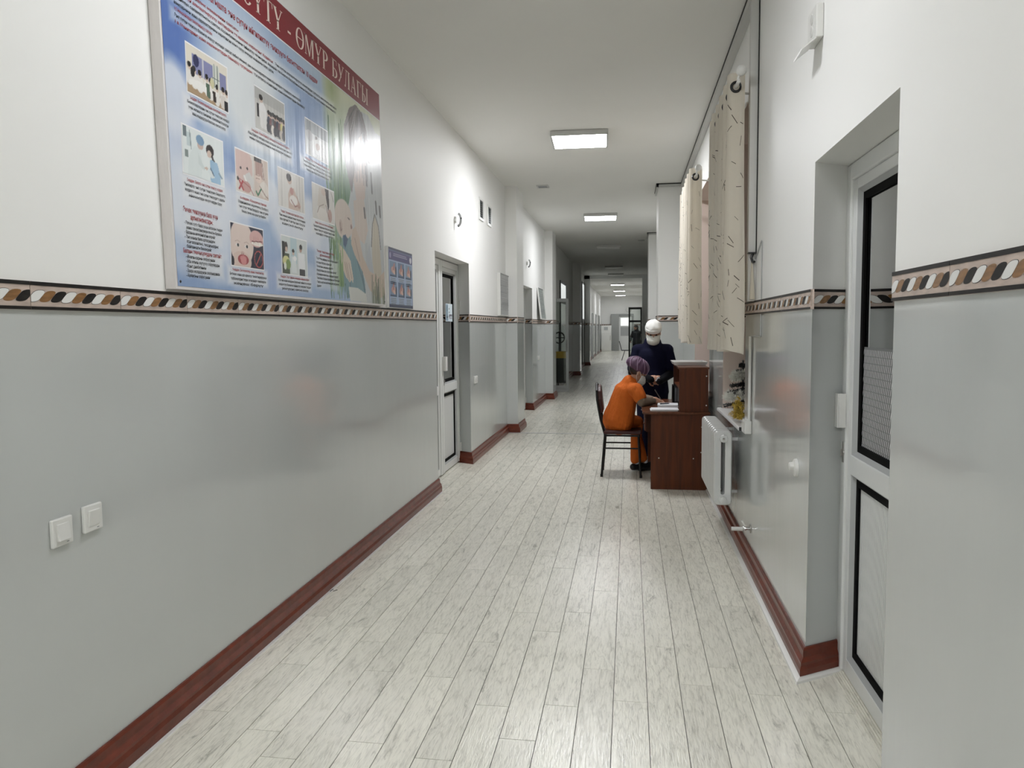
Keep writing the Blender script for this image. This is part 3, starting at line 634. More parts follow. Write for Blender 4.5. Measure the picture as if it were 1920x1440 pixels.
# ceiling vents
for x, y, lab in ((-1.33, 11.0, 'small square vent in the ceiling by the first left pilaster'), (0.19, 18.3, 'small square vent in the dark part of the ceiling')):
    t = thing('ceiling_vent', lab, 'vent', (x, y, C), 0, 'small ceiling vents')
    f = MB(); f.box(0, 0.02, 0, 0.2, -0.012, -0.0005); f.box(0.15, 0.17, 0, 0.2, -0.012, -0.0005); f.box(0.02, 0.15, 0, 0.02, -0.012, -0.0005); f.box(0.02, 0.15, 0.18, 0.2, -0.012, -0.0005); obj('frame', f, M['lamp_frame'], t)
    f = MB(); f.box(0.02, 0.15, 0.02, 0.18, -0.005, -0.0005); obj('opening', f, M['ink_grey'], t)
# emergency light on the right wall
t = wallframe('emergency_light', 'white twin-lens emergency light high on the right wall', 'lamp', (R, 3.47, 2.685), 'R')
f = MB(); f.box(0, 0.15, -0.03, -0.0005, 0.03, 0.165); obj('housing', f, M['white_plastic'], t, bevel=0.004)
for z in (0.125, 0.075):
    f = MB(); f.lathe((0.075, -0.03, z), [(-0.004, 0.017), (-0.003, 0.021), (0, 0.022)], 20, 'y'); obj('lens', f, M['lamp_frame'], t)
f = MB(); f.prism([(0, -0.03, 0.032), (0, -0.085, -0.012), (0, -0.083, -0.017), (0, -0.028, 0.026)], (0.15, 0, 0)); obj('flap', f, M['white_plastic'], t)
# round socket, junction box, cable, tap
t = wallframe('round_socket', 'white oval socket with a plug in the grey right wall beside the door', 'socket', (R, 3.66, 0.885), 'R')
f = MB(); f.lathe((0, 0, 0), [(-0.016, 0.034), (-0.012, 0.041), (-0.0005, 0.043)], 22, 'y'); obj('cover', f, M['white_plastic'], t, sharp=40)
f = MB(); f.lathe((-0.004, -0.016, 0.006), [(-0.020, 0.014), (-0.017, 0.019), (0, 0.021)], 16, 'y'); obj('plug', f, M['white_plastic'], t, sharp=40)
t = wallframe('junction_box', 'white junction box under the surface cable on the right wall', 'box', (R, 5.09, 0.855), 'R')
f = MB(); f.box(-0.0, 0.11, -0.045, -0.0005, 0, 0.085); obj('box_body', f, M['white_plastic'], t, bevel=0.006); f = MB(); f.box(0.01, 0.10, -0.05, -0.045, 0.008, 0.077); obj('box_lid', f, M['white_plastic'], t, bevel=0.004)
t = thing('surface_cable', 'thin white surface cable stepping down to the junction box', 'cable', (R, 5.01, 0.94))
f = MB(); f.tube([(-0.012, -0.005, 0.0), (-0.012, -0.005, 0.54)], 0.0075, 8); f.tube([(-0.012, 0.018, 0.0), (-0.012, 0.018, 0.54)], 0.0075, 8); obj('riser', f, M['white_plastic'], t)
f = MB(); f.tube([(-0.005, 0.02, 0.542), (-0.005, -0.33, 0.542), (-0.005, -0.335, 0.55), (-0.005, -0.335, 1.10), (-0.005, -0.32, 1.107), (-0.005, -0.11, 1.02)], 0.0035, 6); obj('thin_wire', f, M['pvc_grey'], t)
t = wallframe('drain_tap', 'small chrome and white drain tap low on the right wall', 'tap', (R, 4.97, 0.245), 'R')
f = MB(); f.lathe((0, -0.0, 0), [(-0.05, 0.010), (-0.045, 0.014), (-0.03, 0.014), (-0.029, 0.009), (-0.001, 0.009)], 14, 'y'); obj('body', f, M['chrome'], t, sharp=40)
f = MB(); f.lathe((0, -0.09, -0.004), [(-0.03, 0.013), (0.04, 0.013)], 14, 'y'); obj('spout', f, M['white_plastic'], t)
f = MB(); f.prism([(-0.006, -0.04, 0.014), (-0.006, -0.03, 0.014), (-0.006, -0.048, 0.05), (-0.006, -0.062, 0.05)], (0.012, 0, 0)); obj('lever', f, M['white_plastic'], t)
f = MB(); f.lathe((0, 0, 0), [(-0.005, 0.028), (-0.0005, 0.03)], 16, 'y'); obj('rosette', f, M['steel'], t)
# calendar on a black hook
t = thing('wall_hook', 'small black bracket hook on the corner of the window bay', 'hook', (R-0.004, 4.895, 1.955), 0)
f = MB(); f.box(-0.05, 0.0, -0.03, 0.02, 0.035, 0.043); f.tube([(-0.02, -0.01, 0.035), (-0.03, -0.012, 0.01), (-0.02, -0.015, -0.02), (-0.008, -0.012, -0.012)], 0.008, 8); obj('bracket', f, M['black'], t)
t = thing('wall_calendar', 'paper calendar hanging at the corner of the window bay over the border', 'calendar', (R-0.004, 5.06, 1.68), -PI/2)
f = MB()
for k, (y0, y1, tl) in enumerate(((0, 0.018, 0.0),)):
    f.prism([(-0.06, -0.006, 0.03), (-0.06, -0.034, 0.03), (-0.06, -0.028, 0.265), (-0.06, -0.022, 0.265)], (0.24, 0, 0))
obj('pages', f, mat('calendar_paper', (0.50, 0.46, 0.37), 0.7), t)
f = MB()
for r_ in range(6):
    for c_ in range(7): 
        if (r_*7+c_) % 11: f.poly([(-0.05+c_*0.02, -0.0352+r_*0.0004, 0.05+r_*0.018), (-0.04+c_*0.02, -0.0352+r_*0.0004, 0.05+r_*0.018), (-0.04+c_*0.02, -0.0349+r_*0.0004, 0.056+r_*0.018), (-0.05+c_*0.02, -0.0349+r_*0.0004, 0.056+r_*0.018)])
o = obj('date_grid', f, M['ink_grey'], t); o['kind'] = 'stuff'
# ------------------------------------------------------------------ curtains
def curtain(name, label, ya, yb, xc, A, zt, zb, folds, seed):
    rr = random.Random(seed); t = thing(name, label, 'curtain', (xc, ya, zb), 0, 'cream curtains with dashed print')
    nu, nv = folds*16, 26; Ly = yb-ya
    amp = [rr.uniform(0.75, 1.1) for _ in range(folds*2+3)]; drift = [rr.uniform(-1, 1) for _ in range(folds*2+3)]
    def surf(u, v):                      # u along the rod, v up
        ph = u*folds*2*PI; k = min(int(u*folds*2), folds*2); fr = u*folds*2-k
        a = amp[k]*(1-fr)+amp[k+1]*fr; d = drift[k]*(1-fr)+drift[k+1]*fr
        low = (1-v)
        x = A*a*math.cos(ph)*(1+0.12*low) + 0.012*d*low*math.sin(5*v+d*3)
        y = u*Ly + 0.32*Ly/folds*math.sin(2*ph)*0.22 + 0.03*low*(u-0.5)*0.6 + 0.015*d*low
        return Vector((x, y, v*(zt-zb) + (0.02*d if v < 0.02 else 0.0)))
    m = MB(); v = [surf(i/nu, j/nv) for j in range(nv+1) for i in range(nu+1)]
    fs = [(j*(nu+1)+i, j*(nu+1)+i+1, (j+1)*(nu+1)+i+1, (j+1)*(nu+1)+i) for j in range(nv) for i in range(nu)]
    m.add(v, fs); cl = obj('cloth', m, M['curtain'], t, smooth=True)
    d = MB()
    for _ in range(int(235*Ly/1.3)):
        u, w = rr.uniform(0.0, 1.0), rr.uniform(0.01, 0.9); ang = rr.choice((0.2, 0.9, 1.3, 2.0, 2.6, 0.5))+rr.uniform(-.2, .2); ln = rr.uniform(0.04, 0.075); wd_ = rr.uniform(0.0025, 0.006)
        pts = []
        ulen = Ly*2.0
        for q in range(4):
            s_ = (q/3-0.5)*ln; uu, vv = u+s_*math.cos(ang)/ulen, w+s_*math.sin(ang)/(zt-zb)
            if not (0 < uu < 1 and 0.005 < vv < 1): break
            pts.append((uu, vv))
        if len(pts) < 4: continue
        for q in range(3):
            for sg in (1,):
                quad = []
                for (uu, vv), e in ((pts[q], -1), (pts[q+1], -1), (pts[q+1], 1), (pts[q], 1)):
                    du, dv = -math.sin(ang)*wd_*0.5*e/ulen, math.cos(ang)*wd_*0.5*e/(zt-zb)
                    uu2, vv2 = min(1, max(0, uu+du)), min(1, max(0, vv+dv)); p = surf(uu2, vv2)
                    n = (surf(min(1, uu2+1e-3), vv2)-surf(max(0, uu2-1e-3), vv2)).cross(Vector((0, 0, 1))).normalized()
                    if n.x > 0 and abs(n.x) > abs(n.y): n = -n
                    if abs(n.y) >= abs(n.x) and n.y > 0: n = -n
                    quad.append(p+n*0.0018)
                d.poly(quad)
    o = obj('printed_dashes', d, mat('dash_print', (0.075, 0.055, 0.035), 0.7), t); o['kind'] = 'stuff'
    zr = zt-zb-0.085
    for k in range(folds):
        for h in (0.25, 0.75):
            p = surf((k+h)/folds, 1.0); g_ = MB(); g_.tube([(p.x+0.028*math.cos(a), p.y-0.004, zr+0.028*math.sin(a)) for a in np.linspace(0, 2*PI, 19)[:-1]], 0.0085, 6, closed=True)
            obj('grommet', g_, M['black'], t)
    return t
curtain('curtain', 'nearer long cream curtain with scattered dashes, above the radiator', 4.86, 6.15, 0.642, 0.050, 3.09, 1.385, 6, 11)
curtain('curtain', 'farther long cream curtain with scattered dashes, above the desk hutch', 7.36, 9.05, 0.612, 0.056, 3.03, 1.385, 7, 5)
for (ya, yb, xc, zz, lab) in ((4.80, 6.35, 0.642, 3.005, 'white curtain rod with ball end holding the nearer curtain'), (7.30, 9.2, 0.612, 2.945, 'white curtain rod with ball end holding the farther curtain')):
    t = thing('curtain_rod', lab, 'rod', (xc, ya, zz), 0, 'white curtain rods')
    f = MB(); f.tube([(0, 0.0, 0), (0, yb-ya, 0)], 0.011, 12); obj('rod', f, M['white_plastic'], t)
    f = MB(); f.ball((0.012, -0.02, 0.055), 0.031, 18, 12); f.tube([(0, 0.005, 0.0), (-0.004, -0.004, 0.02), (0.004, -0.014, 0.035)], 0.008, 8); obj('finial', f, M['white_plastic'], t)
    f = MB(); f.tube([(-0.004, 0.17, -0.018), (0.015, 0.17, -0.024), (0.06, 0.17, -0.024), (BAY-xc-0.003, 0.17, -0.034)], 0.007, 8); f.lathe((BAY-xc-0.012, 0.17, -0.03), [(-0.0, 0.03), (0.010, 0.034)], 14, 'x'); obj('bracket', f, M['white_plastic'], t)
# ------------------------------------------------------------------ radiator
t = thing('radiator', 'white sectional cast radiator under the window sill beside the desk', 'radiator', (0.588, 5.40, 0.185))
sec = MB(); w = 0.080; zc, hx, hz = 0.3675, 0.062, 0.2625
def rrect(hx, hz, r, n=5):
    out = []
    for cx, cz, a0 in ((hx-r, hz-r, 0), (r-hx, hz-r, 90), (r-hx, r-hz, 180), (hx-r, r-hz, 270)):
        for i in range(n): a = math.radians(a0+90*i/(n-1)); out.append((0.062+cx+r*math.cos(a), zc+cz+r*math.sin(a)))
    return out
oc, oc2, ic = rrect(hx, hz, 0.03), rrect(hx-0.008, hz-0.008, 0.026), rrect(0.014, hz-0.075, 0.013); nn_ = len(oc)
lp = [[(x, y, z) for x, z in c_] for c_, y in ((ic, 0.010), (oc2, 0.004), (oc, 0.014), (oc, w-0.006), (oc2, w+0.004), (ic, w-0.002))]
sec.add([p for l_ in lp for p in l_], [(i*nn_+j, i*nn_+(j+1) % nn_, ((i+1) % 6)*nn_+(j+1) % nn_, ((i+1) % 6)*nn_+j) for i in range(6) for j in range(nn_)])
sec.tube([(0.062, -0.006, 0.58), (0.062, 0.094, 0.58)], 0.028, 12); sec.tube([(0.062, -0.006, 0.145), (0.062, 0.094, 0.145)], 0.028, 12)
sme = None
for k in range(10):
    if sme is None:
        o = obj('section', sec, M['radiator'], t, sharp=50); sme = o.data
    else: put('section', sme, t, (0, k*0.094, 0))
for z in (0.58, 0.145):
    f = MB(); f.lathe((0.062, 0.0, z), [(-0.030, 0.012), (-0.028, 0.026), (-0.010, 0.030), (0.004, 0.030)], 8, 'y'); obj('end_plug', f, M['radiator'], t)
f = MB(); f.lathe((0.062, -0.03, 0.58), [(-0.012, 0.006), (0.0, 0.008)], 10, 'y'); obj('air_valve', f, M['steel'], t)
for k in (2, 8):
    for z in (0.54, 0.16): f = MB(); f.box(0.118, BAY-0.590, k*0.094-0.008, k*0.094+0.008, z, z+0.02); obj('wall_bracket', f, M['radiator'], t)
# ------------------------------------------------------------------ little tinsel tree and gold tinsel on the sill
rr = random.Random(3); SZ = WZ0+0.001
t = thing('tinsel_tree', 'small dark artificial tree with silver tinsel on the window sill', 'tree', (0.862, 6.0, SZ))
f = MB(); f.tube([(0, 0, 0), (0, 0, 0.42)], 0.006, 6); obj('trunk', f, M['black'], t)
f = MB(); f.lathe((0, 0, 0), [(0.0, 0.05), (0.012, 0.045), (0.02, 0.012)], 14); obj('base', f, M['black'], t)
def needles(mb, p, q, n, ln, wd_):
    p, q = Vector(p), Vector(q); ax = (q-p).normalized()
    for i in range(n):
        c = p.lerp(q, rr.random()); d = Vector((rr.gauss(0, 1), rr.gauss(0, 1), rr.gauss(0, 1))); d = (d-ax*d.dot(ax)*0.6).normalized()*ln*rr.uniform(0.6, 1.1); s_ = d.cross(Vector((rr.gauss(0, 1), rr.gauss(0, 1), rr.gauss(0, 1)))).normalized()*wd_
        mb.poly([c-s_, c+s_, c+d+s_*0.4, c+d-s_*0.4])
for z, r in ((0.10, 0.15), (0.20, 0.12), (0.245, 0.10), (0.30, 0.075), (0.345, 0.05), (0.385, 0.03)):
    f = MB()
    for k in range(9):
        a = 2*PI*k/9+z*20; e = (r*math.cos(a), r*math.sin(a), z-0.03*r/0.15+rr.uniform(-.008, .008)); needles(f, (0, 0, z), e, 70, 0.020, 0.0028); f.tube([(0, 0, z), e], 0.0055, 5)
    needles(f, (0, 0, z), (0, 0, z+0.04), 20, 0.02, 0.0016)
    obj('branch_tier', f, M['black'], t)
k_ = mat('silver_tinsel', (0.80, 0.80, 0.74), 0.3, metal=0.25); gold = mat('gold_tinsel', (0.62, 0.44, 0.07), 0.3, metal=0.4)
for z0_, z1_, ra, rb in ((0.125, 0.18, 0.135, 0.10), (0.275, 0.335, 0.085, 0.055)):
    f = MB(); pts = [Vector((math.cos(a)*(ra+(rb-ra)*i/40), math.sin(a)*(ra+(rb-ra)*i/40), z0_+(z1_-z0_)*i/40+0.008*math.sin(3*a))) for i, a in enumerate(np.linspace(0, 4*PI, 41))]
    for p, q in zip(pts, pts[1:]): needles(f, p, q, 60, 0.034, 0.0020)
    obj('tinsel', f, k_, t)
f = MB()
for c in range(60):
    a = rr.uniform(0, 2*PI); rad = rr.uniform(0, 0.062); p = (rad*math.cos(a)*0.8, rad*math.sin(a), 0.02+rr.uniform(0, 0.16)*(1-rad/0.09)); q = (p[0]+rr.uniform(-.03, .03), p[1]+rr.uniform(-.03, .03), p[2]+rr.uniform(-.01, .02)); needles(f, p, q, 34, 0.024, 0.0016)
o = obj('tinsel_bunch', f, gold, None, (0.775, 5.58, SZ+0.004)); tag(o, 'bunch of gold tinsel on the near end of the window sill', 'tinsel')
# ------------------------------------------------------------------ desk
DZ = 0.745
t = thing('writing_desk', 'reddish brown laminate writing desk with a side hutch, by the radiator', 'desk', (0.13, 7.25, 0))
X1 = 0.602
f = MB(); f.box(-0.005, X1+0.02, -0.03, 1.26, DZ-0.026, DZ); obj('desk_top', f, M['desk_top'], t, bevel=0.008)
f = MB(); f.box(0.075, X1, 0.0, 0.022, 0.0, DZ-0.026); obj('end_panel', f, M['desk_wood'], t)
f = MB(); f.box(0.075, X1, 1.21, 1.232, 0.0, DZ-0.026); obj('end_panel', f, M['desk_wood'], t)
f = MB(); f.box(X1-0.03, X1-0.012, 0.022, 1.21, 0.25, DZ-0.026); obj('modesty_panel', f, M['desk_wood'], t)
f = MB(); f.box(0.05, X1-0.03, 0.93, 1.20, 0.42, DZ-0.027); obj('drawer_box', f, M['desk_wood'], t)
for z in (0.43, 0.575):
    f = MB(); f.box(0.032, 0.05, 0.935, 1.195, z, z+0.138); dr = obj('drawer', f, mat('drawer_front', (0.20, 0.05, 0.02), 0.3) if z < 0.5 else bpy.data.materials['drawer_front'], t, bevel=0.003)
    f = MB(); f.tube([(0.032, 1.02, z+0.07), (0.006, 1.03, z+0.07), (0.002, 1.065, z+0.07), (0.006, 1.10, z+0.07), (0.032, 1.11, z+0.07)], 0.005, 8); obj('handle', f, M['chrome'], dr)
for (x, y_, z) in ((0.15, 0, 0.30), (0.47, 0, 0.30), (0.54, 0, 0.36), (0.545, 0, 0.60)):
    f = MB(); f.lathe((x, -0.001, z), [(-0.002, 0.004), (0.0015, 0.0065)], 10, 'y'); obj('screw_cap', f, M['white_plastic'], t)
HZ = DZ+0.40
f = MB(); f.box(0.335, X1, 0.0, 0.02, DZ, HZ); obj('hutch_side', f, M['desk_wood'], t)
f = MB(); f.box(0.335, X1, 0.93, 0.95, DZ, HZ); obj('hutch_side', f, M['desk_wood'], t)
f = MB(); f.box(0.325, X1+0.006, -0.006, 0.956, HZ, HZ+0.018); obj('hutch_top', f, M['desk_top'], t, bevel=0.002)
f = MB(); f.box(X1-0.016, X1, 0.02, 0.93, DZ, HZ); obj('hutch_back', f, M['desk_wood'], t)
f = MB(); f.box(0.345, X1-0.016, 0.02, 0.93, DZ+0.20, DZ+0.216); obj('hutch_shelf', f, M['desk_wood'], t)
for z in (0.335, 0.06):
    f = MB(); f.lathe((X1-0.018, -0.001, DZ+z), [(-0.002, 0.004), (0.0015, 0.007)], 10, 'y'); obj('screw_cap', f, M['white_plastic'], t)
# things on the desk
TB = (0.13, 7.25)
t = thing('shallow_tray', 'white shallow tray with dark scraps on top of the desk hutch', 'tray', (0.445, 7.62, HZ+0.019), 0.02)
f = MB(); f.box(0, 0.30, 0, 0.38, 0, 0.004)
for (a, b, c, d_) in (((0, 0), (0.30, 0), (0.315, -0.015), (-0.015, -0.015)), ((0.30, 0), (0.30, 0.38), (0.315, 0.395), (0.315, -0.015)), ((0.30, 0.38), (0, 0.38), (-0.015, 0.395), (0.315, 0.395)), ((0, 0.38), (0, 0), (-0.015, -0.015), (-0.015, 0.395))):
    f.prism([(*a, 0.0), (*b, 0.0), (*c, 0.03), (*d_, 0.03)], (0, 0, 0.003))
obj('tray_body', f, M['white_plastic'], t)
f = MB()
for k in range(26):
    x, y = rr.uniform(0.10, 0.26), rr.uniform(0.05, 0.33); f.ball((x, y, 0.010), (rr.uniform(.008, .02), rr.uniform(.008, .02), 0.006), 6, 4)
o = obj('dark_scraps', f, mat('dark_scrap', (0.06, 0.05, 0.035), 0.7), t); o['kind'] = 'stuff'
t = thing('desk_organizer', 'black upright mesh organizer at the back of the desk against the hutch', 'organizer', (0.445, 7.95, DZ+0.001))
f = MB(); f.box(0, 0.014, 0, 0.20, 0, 0.19); f.box(0.0, 0.10, 0, 0.006, 0, 0.19); f.box(0.0, 0.10, 0.194, 0.20, 0, 0.19); f.box(0.0, 0.10, 0, 0.20, 0, 0.006); obj('case', f, M['black'], t)
for k in range(2):
    f = MB(); f.box(0.024+k*0.024, 0.036+k*0.024, -0.002, -0.0004, 0.03, 0.17); obj('label_strip', f, M['ink_grey'], t)
def papers(name, label, x, y, w, d_, n, rz, cat='papers', cover=None):
    t = thing(name, label, cat, (x, y, DZ+0.0015), rz)
    for k in range(n):
        a, b = rr.uniform(-.006, .006), rr.uniform(-.006, .006); h = 0.007
        f = MB(); f.box(a, a+w, b, b+d_, k*(h+0.0004), k*(h+0.0004)+h); obj('sheets' if not (cover and k == n-1) else 'cover', f, cover if cover and k == n-1 else M['paper'], t, bevel=0.001)
    return t
papers('open_ledger', 'open white ledger lying at the near edge of the desk', 0.205, 7.27, 0.255, 0.20, 2, 0.0, 'ledger')
papers('paper_stack', 'uneven stack of bluish white papers behind the ledger', 0.275, 7.62, 0.20, 0.24, 3, -0.06)
t = thing('ballpoint_pen', 'dark pen lying on the paper stack on the desk', 'pen', (0.35, 7.70, DZ+0.030), 0.5); f = MB(); f.tube([(-0.05, 0, 0), (0.045, 0, 0), (0.06, 0, 0)], [0.005, 0.005, 0.001], 8); obj('barrel', f, M['black'], t); f = MB(); f.box(-0.05, -0.01, -0.001, 0.001, 0.004, 0.007); obj('clip', f, M['chrome'], t)
# ------------------------------------------------------------------ chair at the desk
M['chair_vinyl'] = mat('dark_red_vinyl', (0.05, 0.011, 0.009), 0.42, spec=0.3)
M['chair_steel'] = mat('black_chair_tube', (0.006, 0.005, 0.005), 0.45, spec=0.3)
t = thing('stacking_chair', 'black tube chair with dark red vinyl seat and rounded back, under the orange scrubs', 'chair', (-0.28, 7.78, 0), 0.0)
legs = [('leg', [(0.0, 0.02, 0), (0.035, 0.02, 0.44)]), ('leg', [(0.0, 0.40, 0), (0.035, 0.40, 0.44)]), ('leg', [(0.40, 0.0, 0), (0.375, 0.01, 0.44)]), ('leg', [(0.40, 0.42, 0), (0.375, 0.41, 0.44)])]
for n_, p in legs: f = MB(); f.tube(p, 0.0125, 10); f.lathe(p[0], [(0.0, 0.015), (0.03, 0.014)], 10); obj(n_, f, M['chair_steel'], t)
for z, x in ((0.30, 0),):
    for y in (0.015, 0.405):
        f = MB(); f.tube([(0.03, y, z), (0.385, y, z)], 0.008, 8); obj('stretcher', f, M['chair_steel'], t)
f = MB(); f.tube([(0.035, 0.015, 0.432), (0.385, 0.008, 0.432), (0.385, 0.412, 0.432), (0.035, 0.405, 0.432)], 0.011, 8, closed=True); obj('seat_frame', f, M['chair_steel'], t)
f = MB(); f.box(0.02, 0.41, -0.005, 0.425, 0.445, 0.482); obj('seat', f, M['chair_vinyl'], t, bevel=0.016)
f = MB(); pts = [(0.035, 0.02, 0.44), (-0.01, 0.02, 0.60), (-0.045, 0.02, 0.80), (-0.05, 0.05, 0.89), (-0.053, 0.12, 0.94), (-0.055, 0.21, 0.955), (-0.053, 0.30, 0.94), (-0.05, 0.37, 0.89), (-0.045, 0.40, 0.80), (-0.01, 0.40, 0.60), (0.035, 0.40, 0.44)]
f.tube(pts, 0.013, 10); obj('back_frame', f, M['chair_steel'], t)
f = MB(); ol = [(-0.020, 0.045, 0.66), (-0.038, 0.04, 0.80), (-0.043, 0.065, 0.88), (-0.046, 0.12, 0.922), (-0.048, 0.21, 0.938), (-0.046, 0.30, 0.922), (-0.043, 0.355, 0.88), (-0.038, 0.38, 0.80), (-0.020, 0.375, 0.66)]
f.prism([Vector(p)+Vector((-0.012, 0, 0)) for p in ol], (0.050, 0, 0.006)); obj('backrest', f, M['chair_vinyl'], t, bevel=0.010)
# far chair
t = thing('stacking_chair', 'black chair seen from the side far off in the bright stretch', 'chair', (-0.36, 35.0, 0), 0.0)
for p in ([(0.02, 0.0, 0), (0.16, 0.0, 0.45)], [(0.02, 0.4, 0), (0.16, 0.4, 0.45)], [(0.42, 0, 0), (0.38, 0, 0.45)], [(0.42, 0.4, 0), (0.38, 0.4, 0.45)]): f = MB(); f.tube(p, 0.014, 8); obj('leg', f, M['black'], t)
f = MB(); f.box(0.0, 0.42, -0.01, 0.41, 0.44, 0.48); obj('seat', f, M['black'], t, bevel=0.01)
f = MB(); f.prism([(0.0, 0.0, 0.46), (0.03, 0.0, 0.46), (-0.08, 0.0, 0.88), (-0.11, 0.0, 0.88)], (0, 0.4, 0)); obj('backrest', f, M['black'], t)
# trolley behind the narrow glazed leaf
t = thing('trolley', 'dark trolley with a round black handle behind the narrow glazed leaf', 'trolley', (-1.66, 18.45, 0), 0.0)
f = MB(); f.tube([(-0.03+0.13*math.cos(a), 0.0, 1.29+0.13*math.sin(a)) for a in np.linspace(0, 2*PI, 25)[:-1]], 0.018, 8, closed=True); f.tube([(-0.03, 0, 1.16), (-0.03, 0, 1.42)], 0.012, 8); f.tube([(-0.16, 0, 1.29), (0.10, 0, 1.29)], 0.012, 8); obj('round_handle', f, M['black'], t)
f = MB(); f.tube([(-0.03, 0, 0.92), (-0.03, 0, 1.18)], 0.016, 8)
for x in (-0.07, 0.16):
    for y in (-0.2, 0.2): f.tube([(x, y, 0.08), (x, y, 0.92)], 0.012, 8)
obj('frame', f, M['dark_alu'], t)
for z in (0.20, 0.90): f = MB(); f.box(-0.09, 0.18, -0.22, 0.22, z, z+0.02); obj('shelf', f, M['dark_alu'], t)
f = MB(); f.box(-0.085, 0.175, -0.228, -0.222, 0.22, 0.895); obj('dark_drape', f, M['black'], t)
for x in (-0.07, 0.16):
    for y in (-0.2, 0.2): f = MB(); f.lathe((x, y, 0.04), [(-0.012, 0.038), (0.012, 0.038)], 14, 'x'); obj('castor', f, M['black'], t)
t2 = MB(); t2.box(-0.10, 0.19, -0.24, 0.21, 0.922, 0.955); t2.box(-0.10, 0.19, -0.245, -0.234, 0.80, 0.955)
o = obj('yellow_cloth', t2, mat('yellow_cloth', (0.42, 0.26, 0.03), 0.8), None, (-1.66, 18.45, 0), bevel=0.02); tag(o, 'yellow cloth folded over the dark trolley behind the glazed leaf', 'cloth')

f = MB(); f.tube([(0, 0, 0.004), (0.012, 0.02, 0.012), (0.02, 0.0, 0.005), (0.03, 0.03, 0.004), (0.04, 0.01, 0.010)], 0.0022, 5)
o = obj('floor_scrap', f, M['black'], None, (-1.738, 4.14, 0.006)); tag(o, 'tiny twisted dark scrap lying on the floor by the left skirting', 'scrap')
# ------------------------------------------------------------------ people
SKIN = mat('skin', (0.42, 0.22, 0.14), 0.5, bump=((60, 60, 60), 0.05, 0.002)); HAIR = mat('dark_hair', (0.015, 0.010, 0.008), 0.45)
def basis(f, up):
    f = Vector(f).normalized(); u = Vector(up); u = (u-f*u.dot(f)).normalized(); r = f.cross(u).normalized()   # r = the person's right
    return f, u, r
def add_head(mb, c, f, up):
    f, u, r = basis(f, up); c = Vector(c); rot = Matrix((r, f, u)).transposed()
    P = lambda x, y, z: c+r*x+f*y+u*z
    mb.ball(P(0, -0.012, 0.03), (0.076, 0.095, 0.085), 20, 14, rot=rot)         # skull
    mb.ball(P(0, 0.022, -0.03), (0.062, 0.068, 0.080), 18, 12, rot=rot)          # face
    mb.ball(P(0, 0.050, -0.088), (0.030, 0.030, 0.024), 12, 8, rot=rot)          # chin
    mb.capsule(P(0, 0.080, 0.01), P(0, 0.100, -0.032), 0.009, 0.015)              # nose
    mb.capsule(P(-0.045, 0.070, 0.022), P(0.045, 0.070, 0.022), 0.010, 0.010)     # brow
    mb.capsule(P(-0.020, 0.080, -0.058), P(0.020, 0.080, -0.058), 0.008, 0.008)   # lips
    for s in (-1, 1):
        mb.ball(P(0.040*s, 0.055, -0.028), (0.022, 0.022, 0.022), 10, 8)           # cheek
        mb.ball(P(0.076*s, -0.006, -0.012), (0.010, 0.020, 0.032), 10, 8, rot=rot)  # ear
    return P, rot
def eyes(parent, P):
    for s in (-1, 1):
        f = MB(); f.ball(P(0.031*s, 0.072, 0.004), 0.0125, 12, 8); obj('eye', f, bpy.data.materials.get('eye') or mat('eye', (0.05, 0.035, 0.03), 0.15), parent, smooth=True)
def add_hand(mb, w, d, n, side=1, curl=0.9, s=1.0):
    """wrist w, pointing d, back of the hand n; thumb on side"""
    d = Vector(d).normalized(); n = Vector(n); n = (n-d*n.dot(d)).normalized(); a = d.cross(n).normalized()*side; w = Vector(w)
    mb.capsule(w, w+d*0.045*s, 0.024*s, 0.030*s, a, 1.25); mb.capsule(w+d*0.04*s, w+d*0.085*s, 0.020*s, 0.017*s, a, 2.1)
    for k, (off, ln) in enumerate(((0.030, 0.070), (0.010, 0.080), (-0.010, 0.074), (-0.030, 0.058))):
        p = w+d*0.085*s+a*off*s; ang = 0.0; r0 = 0.0092*s
        for j, q in enumerate((0.45, 0.32, 0.23)):
            ang += curl*(0.45+0.25*j); v = d*math.cos(ang)-n*math.sin(ang); e = p+v*ln*q*s; mb.capsule(p, e, r0, r0*0.9, n=8); p = e; r0 *= 0.9
    p = w+d*0.025*s+a*0.028*s; v = (d*0.7+a*0.7-n*0.2).normalized(); e = p+v*0.045*s; mb.capsule(p, e, 0.013*s, 0.010*s, n=8)
    v2 = (d*0.9+a*0.1-n*0.45*curl).normalized(); mb.capsule(e, e+v2*0.032*s, 0.010*s, 0.008*s, n=8)
def shoe(name, parent, heel, d, m):
    d = Vector(d).normalized(); h = Vector(heel); s_ = d.cross(Vector((0, 0, 1)))
    f = MB(); f.capsule(h+Vector((0, 0, 0.045)), h+d*0.10+Vector((0, 0, 0.045)), 0.038, 0.042); f.capsule(h+d*0.08+Vector((0, 0, 0.036)), h+d*0.19+Vector((0, 0, 0.030)), 0.042, 0.030, s_, 1.25); f.box(-0.001, 0.001, -0.001, 0.001, 0.02, 0.021)
    f.v = f.v[:-8]; f.f = f.f[:-6]; f.m = f.m[:-6]
    o = blob(name, f, m, parent, 0.007, 3)
    return o
